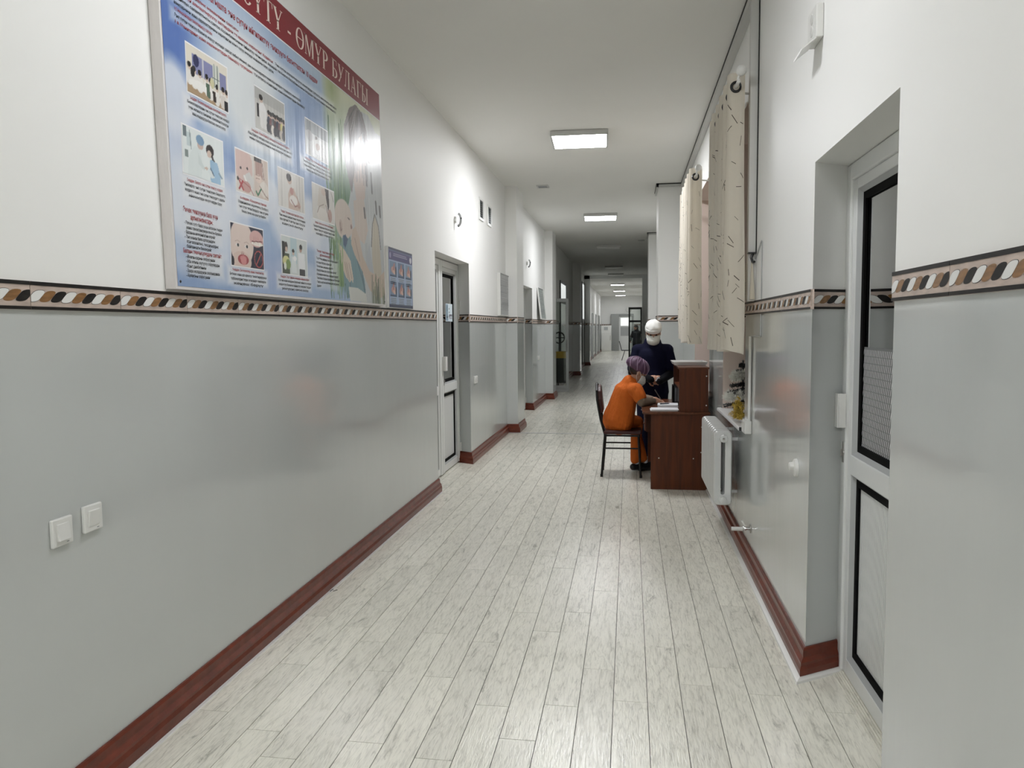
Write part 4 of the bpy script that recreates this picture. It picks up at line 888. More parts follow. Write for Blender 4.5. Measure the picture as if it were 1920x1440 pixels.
# --- seated person in orange, writing
def seated():
    Hc = (0.088, 7.93, 1.078); hf, hu = (0.80, 0.22, -0.56), (0.56, 0.1, 0.82)
    sR, sL = Vector((0.070, 7.80, 0.905)), Vector((-0.085, 8.06, 0.885)); ax = (sR-sL).normalized()
    eR, wR = Vector((0.130, 7.735, 0.785)), Vector((0.245, 7.845, 0.785)); eL, wL = Vector((0.10, 8.24, 0.79)), Vector((0.235, 8.10, 0.782))
    hipR, hipL = Vector((-0.075, 7.90, 0.565)), Vector((-0.150, 8.05, 0.565)); kR, kL = Vector((0.085, 8.145, 0.535)), Vector((0.03, 8.32, 0.535)); aR, aL = Vector((0.062, 8.165, 0.10)), Vector((0.155, 8.235, 0.10))
    body = MB(); P, rot = add_head(body, Hc, hf, hu)
    body.capsule((-0.01, 7.945, 0.93), (0.065, 7.935, 1.03), 0.050, 0.048)
    body.capsule((-0.09, 7.97, 0.58), (-0.04, 7.955, 0.83), 0.115, 0.095, ax, 1.2)
    for s_, e, w, k in ((sR, eR, wR, 1), (sL, eL, wL, -1)): body.capsule(s_, e, 0.045, 0.036); body.capsule(e, w, 0.036, 0.025)
    add_hand(body, wR, (0.85, 0.45, -0.05), (0.0, -0.35, 0.95), -1, 1.25, 0.95); add_hand(body, wL, (0.9, -0.4, -0.08), (0, 0, 1), 1, 0.35, 0.95)
    for h, k, a in ((hipR, kR, aR), (hipL, kL, aL)): body.capsule(h, k, 0.07, 0.05); body.capsule(k, a, 0.048, 0.035)
    o = blob('person', body, SKIN, None, 0.0065, 3); tag(o, 'person in orange scrubs and purple hair cover seated writing at the desk', 'person')
    eyes(o, P)
    f = MB()                                            # scrub top
    f.capsule((-0.105, 7.975, 0.60), (-0.035, 7.95, 0.86), 0.150, 0.122, ax, 1.22, 20); f.capsule((-0.115, 7.975, 0.57), (-0.105, 7.975, 0.62), 0.155, 0.150, ax, 1.24, 20)
    f.capsule(sR-ax*0.05, sL+ax*0.05, 0.075, 0.075); f.capsule((-0.02, 7.95, 0.88), (0.012, 7.94, 0.965), 0.11, 0.082, ax, 1.3)
    for s_, e in ((sR, eR), (sL, eL)): f.capsule(s_, s_.lerp(e, 0.58), 0.074, 0.070)
    top = blob('scrub_top', f, mat('orange_scrub_cloth', (0.56, 0.125, 0.018), 0.85, spec=0.2, bump=((13, 13, 4), 0.7, 0.05), noise=((3, 3, 3), 0.10)), o, 0.009, 4)
    f = MB()                                            # long brown undersleeves
    for s_, e, w in ((sR, eR, wR), (sL, eL, wL)): f.capsule(s_.lerp(e, 0.4), e, 0.050, 0.050); f.capsule(e, w.lerp(e, -0.02), 0.050, 0.034)
    blob('undersleeve', f, mat('brown_knit', (0.17, 0.125, 0.088), 0.9, bump=((14, 14, 14), 0.4, 0.02)), o, 0.008, 3)
    f = MB()
    for h, k, a in ((hipR, kR, aR), (hipL, kL, aL)): f.capsule(h, k, 0.085, 0.066); f.capsule(k, a.lerp(k, 0.05), 0.066, 0.050)
    f.capsule(hipR, hipL, 0.10, 0.10)
    blob('trousers', f, bpy.data.materials['orange_scrub_cloth'], o, 0.009, 4)
    for a in (aR, aL):
        f = MB(); f.capsule(a+Vector((0, 0, 0.03)), a+Vector((0.015, 0.01, -0.03)), 0.037, 0.036); blob('sock', f, M['paper'], o, 0.008, 2)
    shoe('shoe', o, (0.045, 8.15, 0.0), (0.75, 0.3, 0), M['black']); shoe('shoe', o, (0.14, 8.22, 0.0), (0.75, 0.3, 0), M['black'])
    # purple gathered hair cover
    f = MB(); c = P(0, -0.035, 0.045); nu, nv = 72, 18; v = []; fs = []
    for j in range(nv+1):
        th = PI*0.66*j/nv
        for i in range(nu):
            ph = 2*PI*i/nu; rip = 1+0.035*math.sin(th)*math.sin(ph*13+2*math.sin(ph*3)) + 0.02*math.sin(3*ph+1)*math.sin(th); puff = 1.0 if j < nv-2 else (0.97 if j == nv-2 else (0.86 if j == nv-1 else 0.82))
            v.append(c+rot @ Vector((0.100*math.sin(th)*math.cos(ph)*rip*puff, 0.128*math.sin(th)*math.sin(ph)*rip*puff, 0.098*math.cos(th)*rip+0.0)))
    for j in range(nv):
        for i in range(nu): fs.append((j*nu+i, (j+1)*nu+i, (j+1)*nu+(i+1) % nu, j*nu+(i+1) % nu))
    f.add(v, fs); k = NT('purple_hair_cover'); tr = k.new('ShaderNodeBsdfTransparent'); mx = k.new('ShaderNodeMixShader'); mx.inputs[0].default_value = 0.86
    k.b.inputs['Base Color'].default_value = (0.115, 0.055, 0.11, 1); k.b.inputs['Roughness'].default_value = 0.6; k.link(tr.outputs[0], mx.inputs[1]); k.link(k.b.outputs[0], mx.inputs[2]); k.link(mx.outputs[0], k.n['Material Output'].inputs[0])
    obj('hair_cover', f, k.m, o, smooth=True)
    pl = MB()
    for q in range(9):
        ph0 = q*0.72+0.2; pts = [c+rot @ Vector((0.1035*math.sin(th)*math.cos(ph0+0.5*th), 0.1325*math.sin(th)*math.sin(ph0+0.5*th), 0.1015*math.cos(th))) for th in np.linspace(0.35, 1.95, 10)]
        pl.tube(pts, 0.0026, 4)
    obj('gathers', pl, mat('pale_purple_edge', (0.42, 0.30, 0.42), 0.6), o)
    f = MB(); f.ball(P(0, -0.02, 0.03), (0.079, 0.10, 0.088), 18, 12, rot=rot); obj('hair', f, HAIR, o, smooth=True)
    mask(o, P, rot, 'lowered')
    pen = MB(); tip = Vector((0.335, 7.895, 0.775)); pen.tube([tip, tip+Vector((-0.006, 0.0, 0.012)), tip+Vector((-0.075, -0.02, 0.125))], [0.001, 0.005, 0.005], 8)
    po = obj('writing_pen', pen, M['steel'], None); tag(po, 'grey pen held upright in the writing hand', 'pen')
    return o
def mask(o, P, rot, how):
    wm = bpy.data.materials.get('white_mask_cloth') or mat('white_mask_cloth', (0.66, 0.67, 0.63), 0.8, bump=((10, 10, 90), 0.5, 0.01))
    f = MB(); nu, nv = 20, 12; v = []; fs = []
    for j in range(nv+1):
        z = -0.112+0.100*j/nv
        for i in range(nu+1):
            a = -1.25+2.5*i/nu; bul = 1+0.12*math.cos(a)*math.sin(PI*j/nv)
            rx = 0.074*(1-0.35*max(0, (0.35-j/nv))); ry = (0.078+0.026*math.cos(a*1.1)*math.sin(PI*min(1, j/nv*0.9+0.1)))
            v.append(P(rx*math.sin(a)*1.02, 0.012+ry*math.cos(a)*bul, z+0.012*math.cos(a)*(j/nv)+0.004*math.sin(j*2.1)))
    for j in range(nv):
        for i in range(nu): fs.append((j*(nu+1)+i, j*(nu+1)+i+1, (j+1)*(nu+1)+i+1, (j+1)*(nu+1)+i))
    f.add(v, fs); ob = obj('face_mask', f, wm, o, smooth=True); sd = ob.modifiers.new('thick', 'SOLIDIFY'); sd.thickness = 0.003
    for s in (-1, 1):
        g_ = MB(); g_.tube([P(0.070*s, 0.038, -0.025), P(0.080*s, 0.0, 0.01), P(0.082*s, -0.02, 0.0), P(0.080*s, -0.012, -0.045), P(0.068*s, 0.03, -0.09)], 0.0022, 5); obj('ear_loop', g_, wm, o)
def standing(name, label, base, head, hf, hu, cloth, sleeve, cap=True, masked=True, lower=None, s=1.0, arms='folded'):
    bx, by = base; body = MB(); V = lambda x, y, z: Vector((bx+x, by+y, z))
    P, rot = add_head(body, head, hf, hu)
    body.capsule(V(0, 0, 1.25), Vector(head)+Vector((0, 0.02, -0.09)), 0.048, 0.048); body.capsule(V(0, 0, 0.86), V(0, 0, 1.17), 0.12, 0.11, (1, 0, 0), 1.2)
    sR, sL = V(-0.165, 0.01, 1.275), V(0.165, 0.01, 1.275)
    if arms == 'folded': eR, eL, wR, wL = V(-0.225, 0.0, 1.02), V(0.225, 0.0, 1.02), V(-0.06, -0.17, 0.965), V(0.105, -0.16, 0.955)
    else: eR, eL, wR, wL = V(-0.24, 0.02, 1.03), V(0.24, 0.02, 1.03), V(-0.27, -0.14, 0.92), V(0.24, -0.06, 0.80)
    for a, e, w in ((sR, eR, wR), (sL, eL, wL)): body.capsule(a, e, 0.045, 0.036); body.capsule(e, w, 0.036, 0.026)
    if arms == 'folded': add_hand(body, wR, (0.9, -0.1, -0.25), (0, -0.9, 0.3), 1, 0.7); add_hand(body, wL, (-0.85, -0.15, 0.1), (0.1, -0.9, 0.3), -1, 0.5)
    else: add_hand(body, wR, (-0.1, -0.4, -0.8), (-0.9, 0, 0), 1, 0.8); add_hand(body, wL, (0, -0.2, -1), (0.9, 0, 0), -1, 0.5)
    for sx in (-0.085, 0.085): body.capsule(V(sx, 0, 0.84), V(sx*1.05, 0, 0.47), 0.075, 0.052); body.capsule(V(sx*1.05, 0, 0.47), V(sx*1.1, 0.01, 0.08), 0.05, 0.035)
    o = blob(name, body, SKIN, None, 0.0065, 3); tag(o, label, 'person'); eyes(o, P)
    cm_ = cloth; f = MB()
    f.capsule(V(0, 0, 1.05), V(0, 0, 1.22), 0.125, 0.13, (1, 0, 0), 1.35, 20); f.capsule(V(0, 0, 0.80), V(0, 0, 1.05), 0.148, 0.125, (1, 0, 0), 1.28, 20); f.capsule(sR, sL, 0.075, 0.075); f.capsule(V(0, 0, 1.22), V(0, -0.012, 1.365), 0.12, 0.078, (1, 0, 0), 1.3)
    for a, e in ((sR, eR), (sL, eL)): f.capsule(a, a.lerp(e, 0.80), 0.070, 0.072)
    blob('scrub_top' if cap else 'jacket', f, cm_, o, 0.009, 4)
    f = MB()
    for e, w, a in ((eR, wR, sR), (eL, wL, sL)): f.capsule(a.lerp(e, 0.5), e, 0.052, 0.052); f.capsule(e, w+(w-e).normalized()*0.055, 0.052, 0.042)
    blob('undersleeve', f, sleeve, o, 0.008, 3)
    f = MB()
    for sx in (-0.085, 0.085): f.capsule(V(sx, 0, 0.84), V(sx*1.05, 0, 0.47), 0.10, 0.082); f.capsule(V(sx*1.05, 0, 0.47), V(sx*1.1, 0.0, 0.10), 0.082, 0.07)
    blob('trousers', f, lower or cm_, o, 0.010, 4)
    for sx in (-0.095, 0.095): shoe('shoe', o, V(sx, 0.06, 0.0), (0, -1, 0), M['black'])
    if cap:
        wc = mat('white_cap_cloth', (0.72, 0.72, 0.70), 0.8, bump=((16, 16, 16), 0.5, 0.012)); f = MB(); nu, nv = 48, 14; v = []; fs = []; c = P(0, -0.008, 0.050)
        for j in range(nv+1):
            th = PI*0.52*j/nv
            for i in range(nu):
                ph = 2*PI*i/nu; tilt = 0.0; rp_ = 1+(0.022*math.sin(ph*7+th*4)+0.02*math.sin(ph*4-th*7+1))*math.sin(th); v.append(c+rot @ Vector((0.089*min(1, math.sin(th)*1.06)*math.cos(ph)*rp_, 0.112*min(1, math.sin(th)*1.06)*math.sin(ph)*rp_, 0.098*math.cos(th)*rp_)))
        for j in range(nv):
            for i in range(nu): fs.append((j*nu+i, (j+1)*nu+i, (j+1)*nu+(i+1) % nu, j*nu+(i+1) % nu))
        f.add(v, fs); obj('surgical_cap', f, wc, o, smooth=True)
        f = MB(); nu = 48; v = []
        for z, g_ in ((-0.018, 1.0), (-0.016, 1.035), (0.022, 1.035), (0.024, 1.0)):
            for i in range(nu): ph = 2*PI*i/nu; v.append(c+rot @ Vector((0.089*g_*math.cos(ph), 0.112*g_*math.sin(ph), z-0.002)))
        fs = [(j*nu+i, ((j+1) % 4)*nu+i, ((j+1) % 4)*nu+(i+1) % nu, j*nu+(i+1) % nu) for j in range(4) for i in range(nu)]
        f.add(v, fs); obj('cap_band', f, wc, o, smooth=True)
        f = MB(); f.ball(P(0, -0.02, 0.012), (0.078, 0.094, 0.07), 16, 10, rot=rot); obj('hair', f, HAIR, o, smooth=True)
    else:
        f = MB(); f.ball(P(0, -0.02, 0.035), (0.084, 0.105, 0.092), 18, 12, rot=rot); f.capsule(P(0, -0.06, 0), P(0, -0.06, -0.18), 0.07, 0.05, (1, 0, 0), 1.2); blob('hair', f, HAIR, o, 0.01, 3)
    if masked: mask(o, P, rot, 'worn')
    return o
seated()
NAVY = mat('navy_scrub_cloth', (0.0020, 0.0026, 0.018), 0.85, bump=((6, 6, 6), 0.3, 0.03), spec=0.2); BLK = mat('black_knit', (0.004, 0.004, 0.006), 0.9, spec=0.2)
standing('person', 'person in navy scrubs, white cap and white mask standing behind the desk', (0.262, 8.80), (0.268, 8.715, 1.478), (0.0, -0.87, -0.42), (0, -0.42, 0.87), NAVY, BLK)
standing('person', 'dark clothed person with loose dark hair far off behind the dark glazed leaf', (0.33, 35.6), (0.29, 35.55, 1.50), (-0.8, -0.6, -0.1), (0, 0, 1), mat('dark_coat', (0.012, 0.012, 0.014), 0.8), mat('dark_green_sleeve', (0.04, 0.055, 0.05), 0.8), cap=False, masked=False, lower=BLK, arms='down')
t = thing('folded_paper', 'small folded white paper held at the waist of the navy scrubs', 'paper', (0.318, 8.575, 0.95)); f = MB(); f.prism([(-0.035, 0, -0.012), (0.04, 0, -0.012), (0.012, 0, 0.036), (-0.004, 0, 0.036)], (0, 0.004, 0)); obj('sheet', f, M['paper'], t)
# ------------------------------------------------------------------ printed posters (flat print: colours per vertex, lettering as flat shapes)
class Canvas:
    """small painted print, u to the right, v up, both 0..1; colours given in sRGB 0-255"""
    def __init__(s, nu, nv, bg): 
        s.nu, s.nv = nu, nv; s.U, s.V = np.meshgrid((np.arange(nu+1))/nu, (np.arange(nv+1))/nv); s.c = np.zeros((nv+1, nu+1, 3)); s.c[:] = bg
    def blend(s, mask, col):
        a = np.clip(mask, 0, 1)[..., None]; s.c = s.c*(1-a)+np.array(col, float)*a
    def ell(s, cx, cy, rx, ry, col, rot=0.0, soft=0.06, a=1.0):
        x, y = s.U-cx, s.V-cy; c_, d_ = math.cos(rot), math.sin(rot); p = (x*c_+y*d_)/rx; q = (-x*d_+y*c_)/ry; r = np.sqrt(p*p+q*q)
        s.blend(np.clip((1-r)/soft+0.5, 0, 1)*a, col)
    def poly(s, pts, col, a=1.0):
        ins = np.zeros_like(s.U, bool); n = len(pts)
        for i in range(n):
            (x0, y0), (x1, y1) = pts[i], pts[(i+1) % n]
            if y0 == y1: continue
            ins ^= ((y0 > s.V) != (y1 > s.V)) & (s.U < (x1-x0)*(s.V-y0)/(y1-y0)+x0)
        s.blend(ins*a, col)
    def rect(s, x0, y0, x1, y1, col, a=1.0): s.blend(((s.U >= x0) & (s.U <= x1) & (s.V >= y0) & (s.V <= y1))*a, col)
    def line(s, pts, w, col, a=1.0):
        for (x0, y0), (x1, y1) in zip(pts, pts[1:]):
            dx, dy = x1-x0, y1-y0; L2 = dx*dx+dy*dy+1e-9; t = np.clip(((s.U-x0)*dx+(s.V-y0)*dy)/L2, 0, 1); d = np.hypot(s.U-x0-t*dx, s.V-y0-t*dy); s.blend(np.clip((w-d)/(0.3*w)+0.5, 0, 1)*a, col)
    def build(s, name, x0, x1, z0, z1, y, parent, m, shear=0.0, gain=1.0):
        nu, nv = s.nu, s.nv; X = x0+(x1-x0)*s.U+shear*s.V; Z = z0+(z1-z0)*s.V
        co = np.stack([X, np.full_like(X, y), Z], -1).reshape(-1, 3); me = bpy.data.meshes.new(name)
        idx = np.arange((nu+1)*(nv+1)).reshape(nv+1, nu+1); q = np.stack([idx[:-1, :-1], idx[:-1, 1:], idx[1:, 1:], idx[1:, :-1]], -1).reshape(-1, 4)
        me.vertices.add(len(co)); me.vertices.foreach_set('co', co.ravel()); me.loops.add(q.size); me.loops.foreach_set('vertex_index', q.ravel().astype(np.int32))
        me.polygons.add(len(q)); me.polygons.foreach_set('loop_start', np.arange(0, q.size, 4, dtype=np.int32)); me.polygons.foreach_set('loop_total', np.full(len(q), 4, np.int32))
        me.update(); me.validate()
        c = np.clip(s.c/255.0, 0, 1); lin = np.where(c <= 0.04045, c/12.92, ((c+0.055)/1.055)**2.4)*gain; lin = lin*0.78+lin.mean(-1, keepdims=True)*0.22; rgba = np.concatenate([lin, np.ones(lin.shape[:2]+(1,))], -1).reshape(-1)
        at = me.color_attributes.new('Col', 'FLOAT_COLOR', 'POINT'); at.data.foreach_set('color', rgba); me.materials.append(m)
        return put(name, me, parent)
def fbm(U, V, seed, sx, sy, oct=5):
    rg = np.random.RandomState(seed); out = np.zeros_like(U); amp = 1.0
    for o in range(oct):
        nx, ny = int(sx*2**o)+3, int(sy*2**o)+3; g_ = rg.rand(ny+1, nx+1); x, y = U*sx*2**o, V*sy*2**o; i, j = x.astype(int), y.astype(int); fx, fy = x-i, y-j; fx = fx*fx*(3-2*fx); fy = fy*fy*(3-2*fy)
        out += amp*((g_[j, i]*(1-fx)+g_[j, i+1]*fx)*(1-fy)+(g_[j+1, i]*(1-fx)+g_[j+1, i+1]*fx)*fy); amp *= 0.5
    return out/1.94
TEXTS = []
def text(parent, s, x, z, h, m, width=None, align='LEFT', y=-0.0478, lead=1.35, name='lettering', bold=0.012):
    cu = bpy.data.curves.new(name, 'FONT'); cu.body = s; cu.size = 1.0; cu.align_x = align; cu.resolution_u = 2; cu.space_line = lead; cu.offset = bold
    o = put(name, cu, parent); TEXTS.append((o, s, x, z, h, m, width, align, y)); return o
def flush_texts():
    bpy.context.view_layer.update(); dg = bpy.context.evaluated_depsgraph_get()
    for o, s, x, z, h, m, width, align, y in TEXTS:
        me = bpy.data.meshes.new_from_object(o.evaluated_get(dg)); n = len(me.vertices)
        if not n: continue
        co = np.empty(n*3); me.vertices.foreach_get('co', co); co = co.reshape(-1, 3); k = h/0.73; w = co[:, 0].max()-co[:, 0].min(); kx = k if width is None else width/w
        out = np.stack([x+co[:, 0]*kx, np.full(n, y), z+co[:, 1]*k], -1); me.vertices.foreach_set('co', out.ravel()); me.materials.clear(); me.materials.append(m); me.update()
        cu = o.data; nm = o.name; par = o.parent; bpy.data.objects.remove(o); put('lettering', me, par)
PY0, PZ0 = 2.73, 1.712; PWD, PHT = 2.575, 1.478
poster = wallframe('wall_poster', 'large glossy sky-blue poster with crimson heading, baby photos and small print', 'poster', (L, PY0, PZ0), 'L')
SHE = -0.05
f = MB(); q = 0.0
f.v = []; f.add([(0, -0.002, 0), (PWD, -0.002, 0), (PWD+SHE, -0.002, PHT), (SHE, -0.002, PHT), (0, -0.045, 0), (PWD, -0.045, 0), (PWD+SHE, -0.045, PHT), (SHE, -0.045, PHT)], [(0, 1, 2, 3), (4, 7, 6, 5), (0, 4, 5, 1), (1, 5, 6, 2), (2, 6, 7, 3), (3, 7, 4, 0)])
obj('backing_board', f, mat('poster_edge_vinyl', (0.66, 0.63, 0.62), 0.4, bump=((30, 30, 6), 0.4, 0.01)), poster)
U_ = lambda Y: (Y-PY0)/PWD
V_ = lambda H: (H-PZ0)/PHT
c = Canvas(440, 252, (150, 178, 215)); U, V = c.U, c.V
n1 = fbm(U, V, 4, 4, 3); n2 = fbm(U, V, 9, 7, 5); n3 = fbm(U, V, 15, 3, 2)
c.blend(np.clip((n3-0.42)*3.2, 0, 1)*0.9, (116, 150, 203))
c.blend(np.clip(1-np.hypot((U-0.0)/0.16, (V-0.68)/0.24), 0, 1)*1.6, (70, 112, 190))
c.blend(np.clip(1-np.hypot((U-0.0)/0.10, (V-0.44)/0.14), 0, 1)*1.4, (80, 120, 195))
c.blend(np.clip(1-np.hypot((U-0.26)/0.22, (V-0.62)/0.30), 0, 1)*1.5, (214, 220, 222))
c.blend(np.clip(1-np.hypot((U-0.52)/0.18, (V-0.55)/0.30), 0, 1)*1.2, (122, 152, 200))
c.blend(np.clip(1-np.hypot((U-0.18)/0.06, (V-0.33)/0.16), 0, 1)*1.3, (104, 142, 200))
c.blend(np.clip(1-np.hypot((U-0.55)/0.2, (V-0.86)/0.10), 0, 1)*1.0, (170, 192, 215))
def cloud(cx, cy, rx, ry, a, col=(216, 222, 232)):
    d = 1-np.hypot((U-cx)/rx, (V-cy)/ry)+(n2-0.5)*1.1; c.blend(np.clip(d*2.6, 0, 1)*a, col)
for cl in ((0.05, 0.30, 0.16, 0.16, 0.8), (0.12, 0.22, 0.16, 0.15, 0.75), (0.02, 0.52, 0.07, 0.12, 0.9), (0.27, 0.31, 0.10, 0.09, 0.9), (0.40, 0.24, 0.11, 0.11, 0.9), (0.50, 0.27, 0.08, 0.10, 0.85), (0.60, 0.20, 0.10, 0.14, 0.7), (0.45, 0.08, 0.2, 0.06, 0.5), (0.15, 0.05, 0.2, 0.05, 0.5), (0.03, 0.10, 0.06, 0.1, 0.5)): cloud(*cl)
c.blend(np.clip(1-np.hypot((U-0.33)/0.2, (V-0.06)/0.12), 0, 1)*0.8, (150, 170, 215)); c.blend(np.clip(1-np.hypot((U-0.22)/0.07, (V-0.12)/0.12), 0, 1)*0.7, (128, 160, 210))
# meadow at the right
mE = np.clip((U-0.60-(V-0.5)*-0.04+(n1-0.5)*0.07)/0.05, 0, 1)*np.clip((V-0.0)/0.02, 0, 1)
grass = np.zeros(U.shape+(3,)); gt = np.clip((V-0.36)/0.5, 0, 1)[..., None]; grass[:] = np.array((66, 122, 84))*(1-gt)+np.array((214, 218, 184))*gt
c.c = c.c*(1-mE[..., None]*np.clip((V-0.02)/0.05, 0, 1)[..., None]*np.where(V > 0.30, 1.0, 0.55)[..., None])+grass*(mE[..., None]*np.clip((V-0.02)/0.05, 0, 1)[..., None]*np.where(V > 0.30, 1.0, 0.55)[..., None])
c.blend(np.clip(1-np.hypot((U-0.655)/0.06, (V-0.85)/0.10), 0, 1)*0.8, (148, 166, 96))
rg = np.random.RandomState(2)
for k in range(90):
    x = 0.605+rg.rand()*0.12; y = rg.rand()*0.55; l_ = 0.10+rg.rand()*0.16; dx = (rg.rand()-0.5)*0.03
    c.line([(x, y), (x+dx*0.4, y+l_*0.6), (x+dx, y+l_)], 0.0016+rg.rand()*0.0016, ((46, 100, 66), (110, 150, 90), (150, 180, 130), (84, 132, 70))[rg.randint(4)], 0.7)
# parent in a pale top, hair falling forward
Q = lambda pts: [(U_(a), V_(b)) for a, b in pts]
c.poly(Q([(4.70, 2.62), (4.86, 2.96), (5.05, 2.98), (5.20, 2.90), (5.31, 2.9), (5.31, 1.71), (4.80, 1.71), (4.66, 2.0), (4.62, 2.30), (4.70, 2.45)]), (188, 193, 194))
c.poly(Q([(4.66, 2.62), (4.74, 2.84), (4.90, 2.88), (5.00, 2.60), (4.95, 2.42), (4.86, 2.34), (4.78, 2.36), (4.74, 2.48)]), (206, 182, 168))
c.poly(Q([(4.72, 2.36), (4.92, 2.40), (4.98, 2.20), (4.90, 2.10), (4.74, 2.14)]), (204, 186, 172))
c.poly(Q([(4.585, 2.60), (4.60, 2.80), (4.70, 2.93), (4.82, 2.985), (4.94, 2.96), (5.02, 2.86), (5.06, 2.66), (5.0, 2.66), (4.95, 2.84), (4.86, 2.78), (4.80, 2.62), (4.74, 2.50), (4.70, 2.40), (4.66, 2.46), (4.62, 2.54)]), (118, 106, 104))
for k in range(26):
    t0 = rg.rand(); x = 4.62+0.40*t0; c.line([(U_(4.80+0.1*t0), V_(2.97-0.03*rg.rand())), (U_(x), V_(2.80)), (U_(x+0.01-0.02*rg.rand()), V_(2.58-0.1*rg.rand()))], 0.0018, ((78, 70, 76), (150, 138, 132), (98, 86, 84), (176, 168, 166))[rg.randint(4)], 0.75)
for x, z0_, z1_ in ((4.985, 2.62, 2.50), (5.09, 2.60, 2.47), (5.17, 2.42, 2.34), (5.25, 2.40, 2.33), (4.93, 2.34, 2.28)): c.line([(U_(x-0.01), V_(z0_)), (U_(x), V_(z1_))], 0.006, (74, 70, 72), 0.8)
for k in range(16):
    x = 4.90+0.38*rg.rand(); z = 2.0+0.9*rg.rand(); c.line([(U_(x), V_(z)), (U_(x+0.02), V_(z-0.25))], 0.003, ((205, 209, 210), (170, 176, 178))[k % 2], 0.6)
c.poly(Q([(5.05, 2.22), (5.12, 2.33), (5.20, 2.25), (5.24, 1.95), (5.20, 1.80), (5.10, 1.86), (5.05, 2.0)]), (196, 184, 160)); c.line(Q([(5.04, 2.1), (5.08, 2.26), (5.13, 2.33), (5.20, 2.26), (5.24, 2.1)]), 0.003, (110, 108, 104))
c.poly(Q([(4.92, 2.0), (5.0, 2.12), (5.04, 2.0), (5.08, 1.86), (5.02, 1.83), (4.95, 1.9)]), (176, 183, 190))
# baby held in the arms
c.ell(U_(4.535), V_(2.215), 0.058, 0.083, (207, 190, 176)); c.ell(U_(4.61), V_(2.19), 0.030, 0.045, (206, 186, 172)); c.ell(U_(4.485), V_(2.165), 0.011, 0.030, (190, 166, 152)); c.line(Q([(4.475, 2.19), (4.485, 2.14), (4.50, 2.15)]), 0.002, (140, 112, 100))
c.line(Q([(4.61, 2.235), (4.64, 2.228)]), 0.003, (84, 74, 70)); c.ell(U_(4.665), V_(2.185), 0.006, 0.010, (150, 110, 100))
c.poly(Q([(4.44, 2.02), (4.52, 2.12), (4.66, 2.10), (4.80, 1.98), (4.88, 1.86), (4.90, 1.74), (4.56, 1.735), (4.52, 1.84)]), (104, 148, 158)); c.poly(Q([(4.515, 2.115), (4.56, 2.125), (4.60, 2.10), (4.55, 2.04), (4.515, 2.06)]), (52, 86, 122))
for a, b in (((4.70, 2.06), (4.88, 1.80)), ((4.82, 1.98), (4.88, 1.76)), ((4.58, 1.96), (4.62, 1.78))): c.line(Q([a, b]), 0.004, (66, 108, 122), 0.8)
c.poly(Q([(4.58, 1.80), (4.76, 1.80), (4.90, 1.77), (4.92, 1.715), (4.60, 1.715)]), (206, 208, 200))
c.poly(Q([(4.68, 2.17), (4.74, 2.20), (4.80, 2.14), (4.86, 2.02), (4.98, 1.93), (5.18, 1.90), (5.30, 1.95), (5.31, 1.78), (5.15, 1.74), (4.98, 1.80), (4.84, 1.92), (4.70, 2.02), (4.65, 2.08)]), (203, 178, 156))
c.poly(Q([(4.43, 2.06), (4.53, 2.03), (4.63, 1.97), (4.67, 1.86), (4.66, 1.83), (4.64, 1.85), (4.60, 1.83), (4.57, 1.85), (4.54, 1.86), (4.48, 1.92)]), (208, 190, 170))
for a, b in (((4.56, 1.95), (4.60, 1.84)), ((4.60, 1.95), (4.64, 1.86)), ((4.53, 1.95), (4.57, 1.86)), ((4.72, 2.12), (4.80, 1.98))): c.line(Q([a, b]), 0.0022, (160, 132, 112), 0.8)
for k in range(40):
    x = 5.02+0.28*rg.rand(); c.line([(U_(x), V_(1.712)), (U_(x+0.02*(rg.rand()-.5)), V_(1.76+0.16*rg.rand()))], 0.002, ((92, 104, 72), (140, 146, 100), (70, 80, 58))[k % 3], 0.8)
for k in range(24):
    x = 4.36+0.14*rg.rand(); c.line([(U_(x), V_(1.80)), (U_(x+0.03*(rg.rand()-.5)), V_(1.9+0.2*rg.rand()))], 0.002, ((74, 124, 66), (130, 168, 90))[k % 2], 0.8)
# pale halos under the small print
def halo(Ya, Yb, H0, H1, a=0.75): c.blend(np.clip(np.minimum(np.minimum(U-U_(Ya-0.012), U_(Yb+0.012)-U)*90, np.minimum(V-V_(H0-0.008), V_(H1+0.008)-V)*60)+0.3, 0, 1)*a, (226, 228, 230))
for h in ((2.79, 4.44, 2.835, 2.885, .55), (2.79, 3.6, 2.81, 2.84, .6), (2.79, 3.95, 2.74, 2.79, .55), (2.85, 3.17, 2.40, 2.475), (3.33, 3.82, 2.40, 2.475), (3.94, 4.34, 2.41, 2.475), (2.81, 3.12, 2.07, 2.15), (3.23, 3.52, 2.07, 2.15), (3.64, 3.95, 2.08, 2.15), (4.05, 4.38, 2.08, 2.15), (2.82, 3.07, 1.90, 2.0, .5), (2.82, 3.07, 1.765, 1.855), (3.12, 3.48, 1.745, 1.82), (3.59, 4.0, 1.745, 1.82), (4.08, 4.42, 1.77, 1.95, .5)): halo(*h)
c.build('print_face', 0.012, PWD-0.012, 0.012, PHT, -0.0462, poster, M['print'], SHE, 0.88)
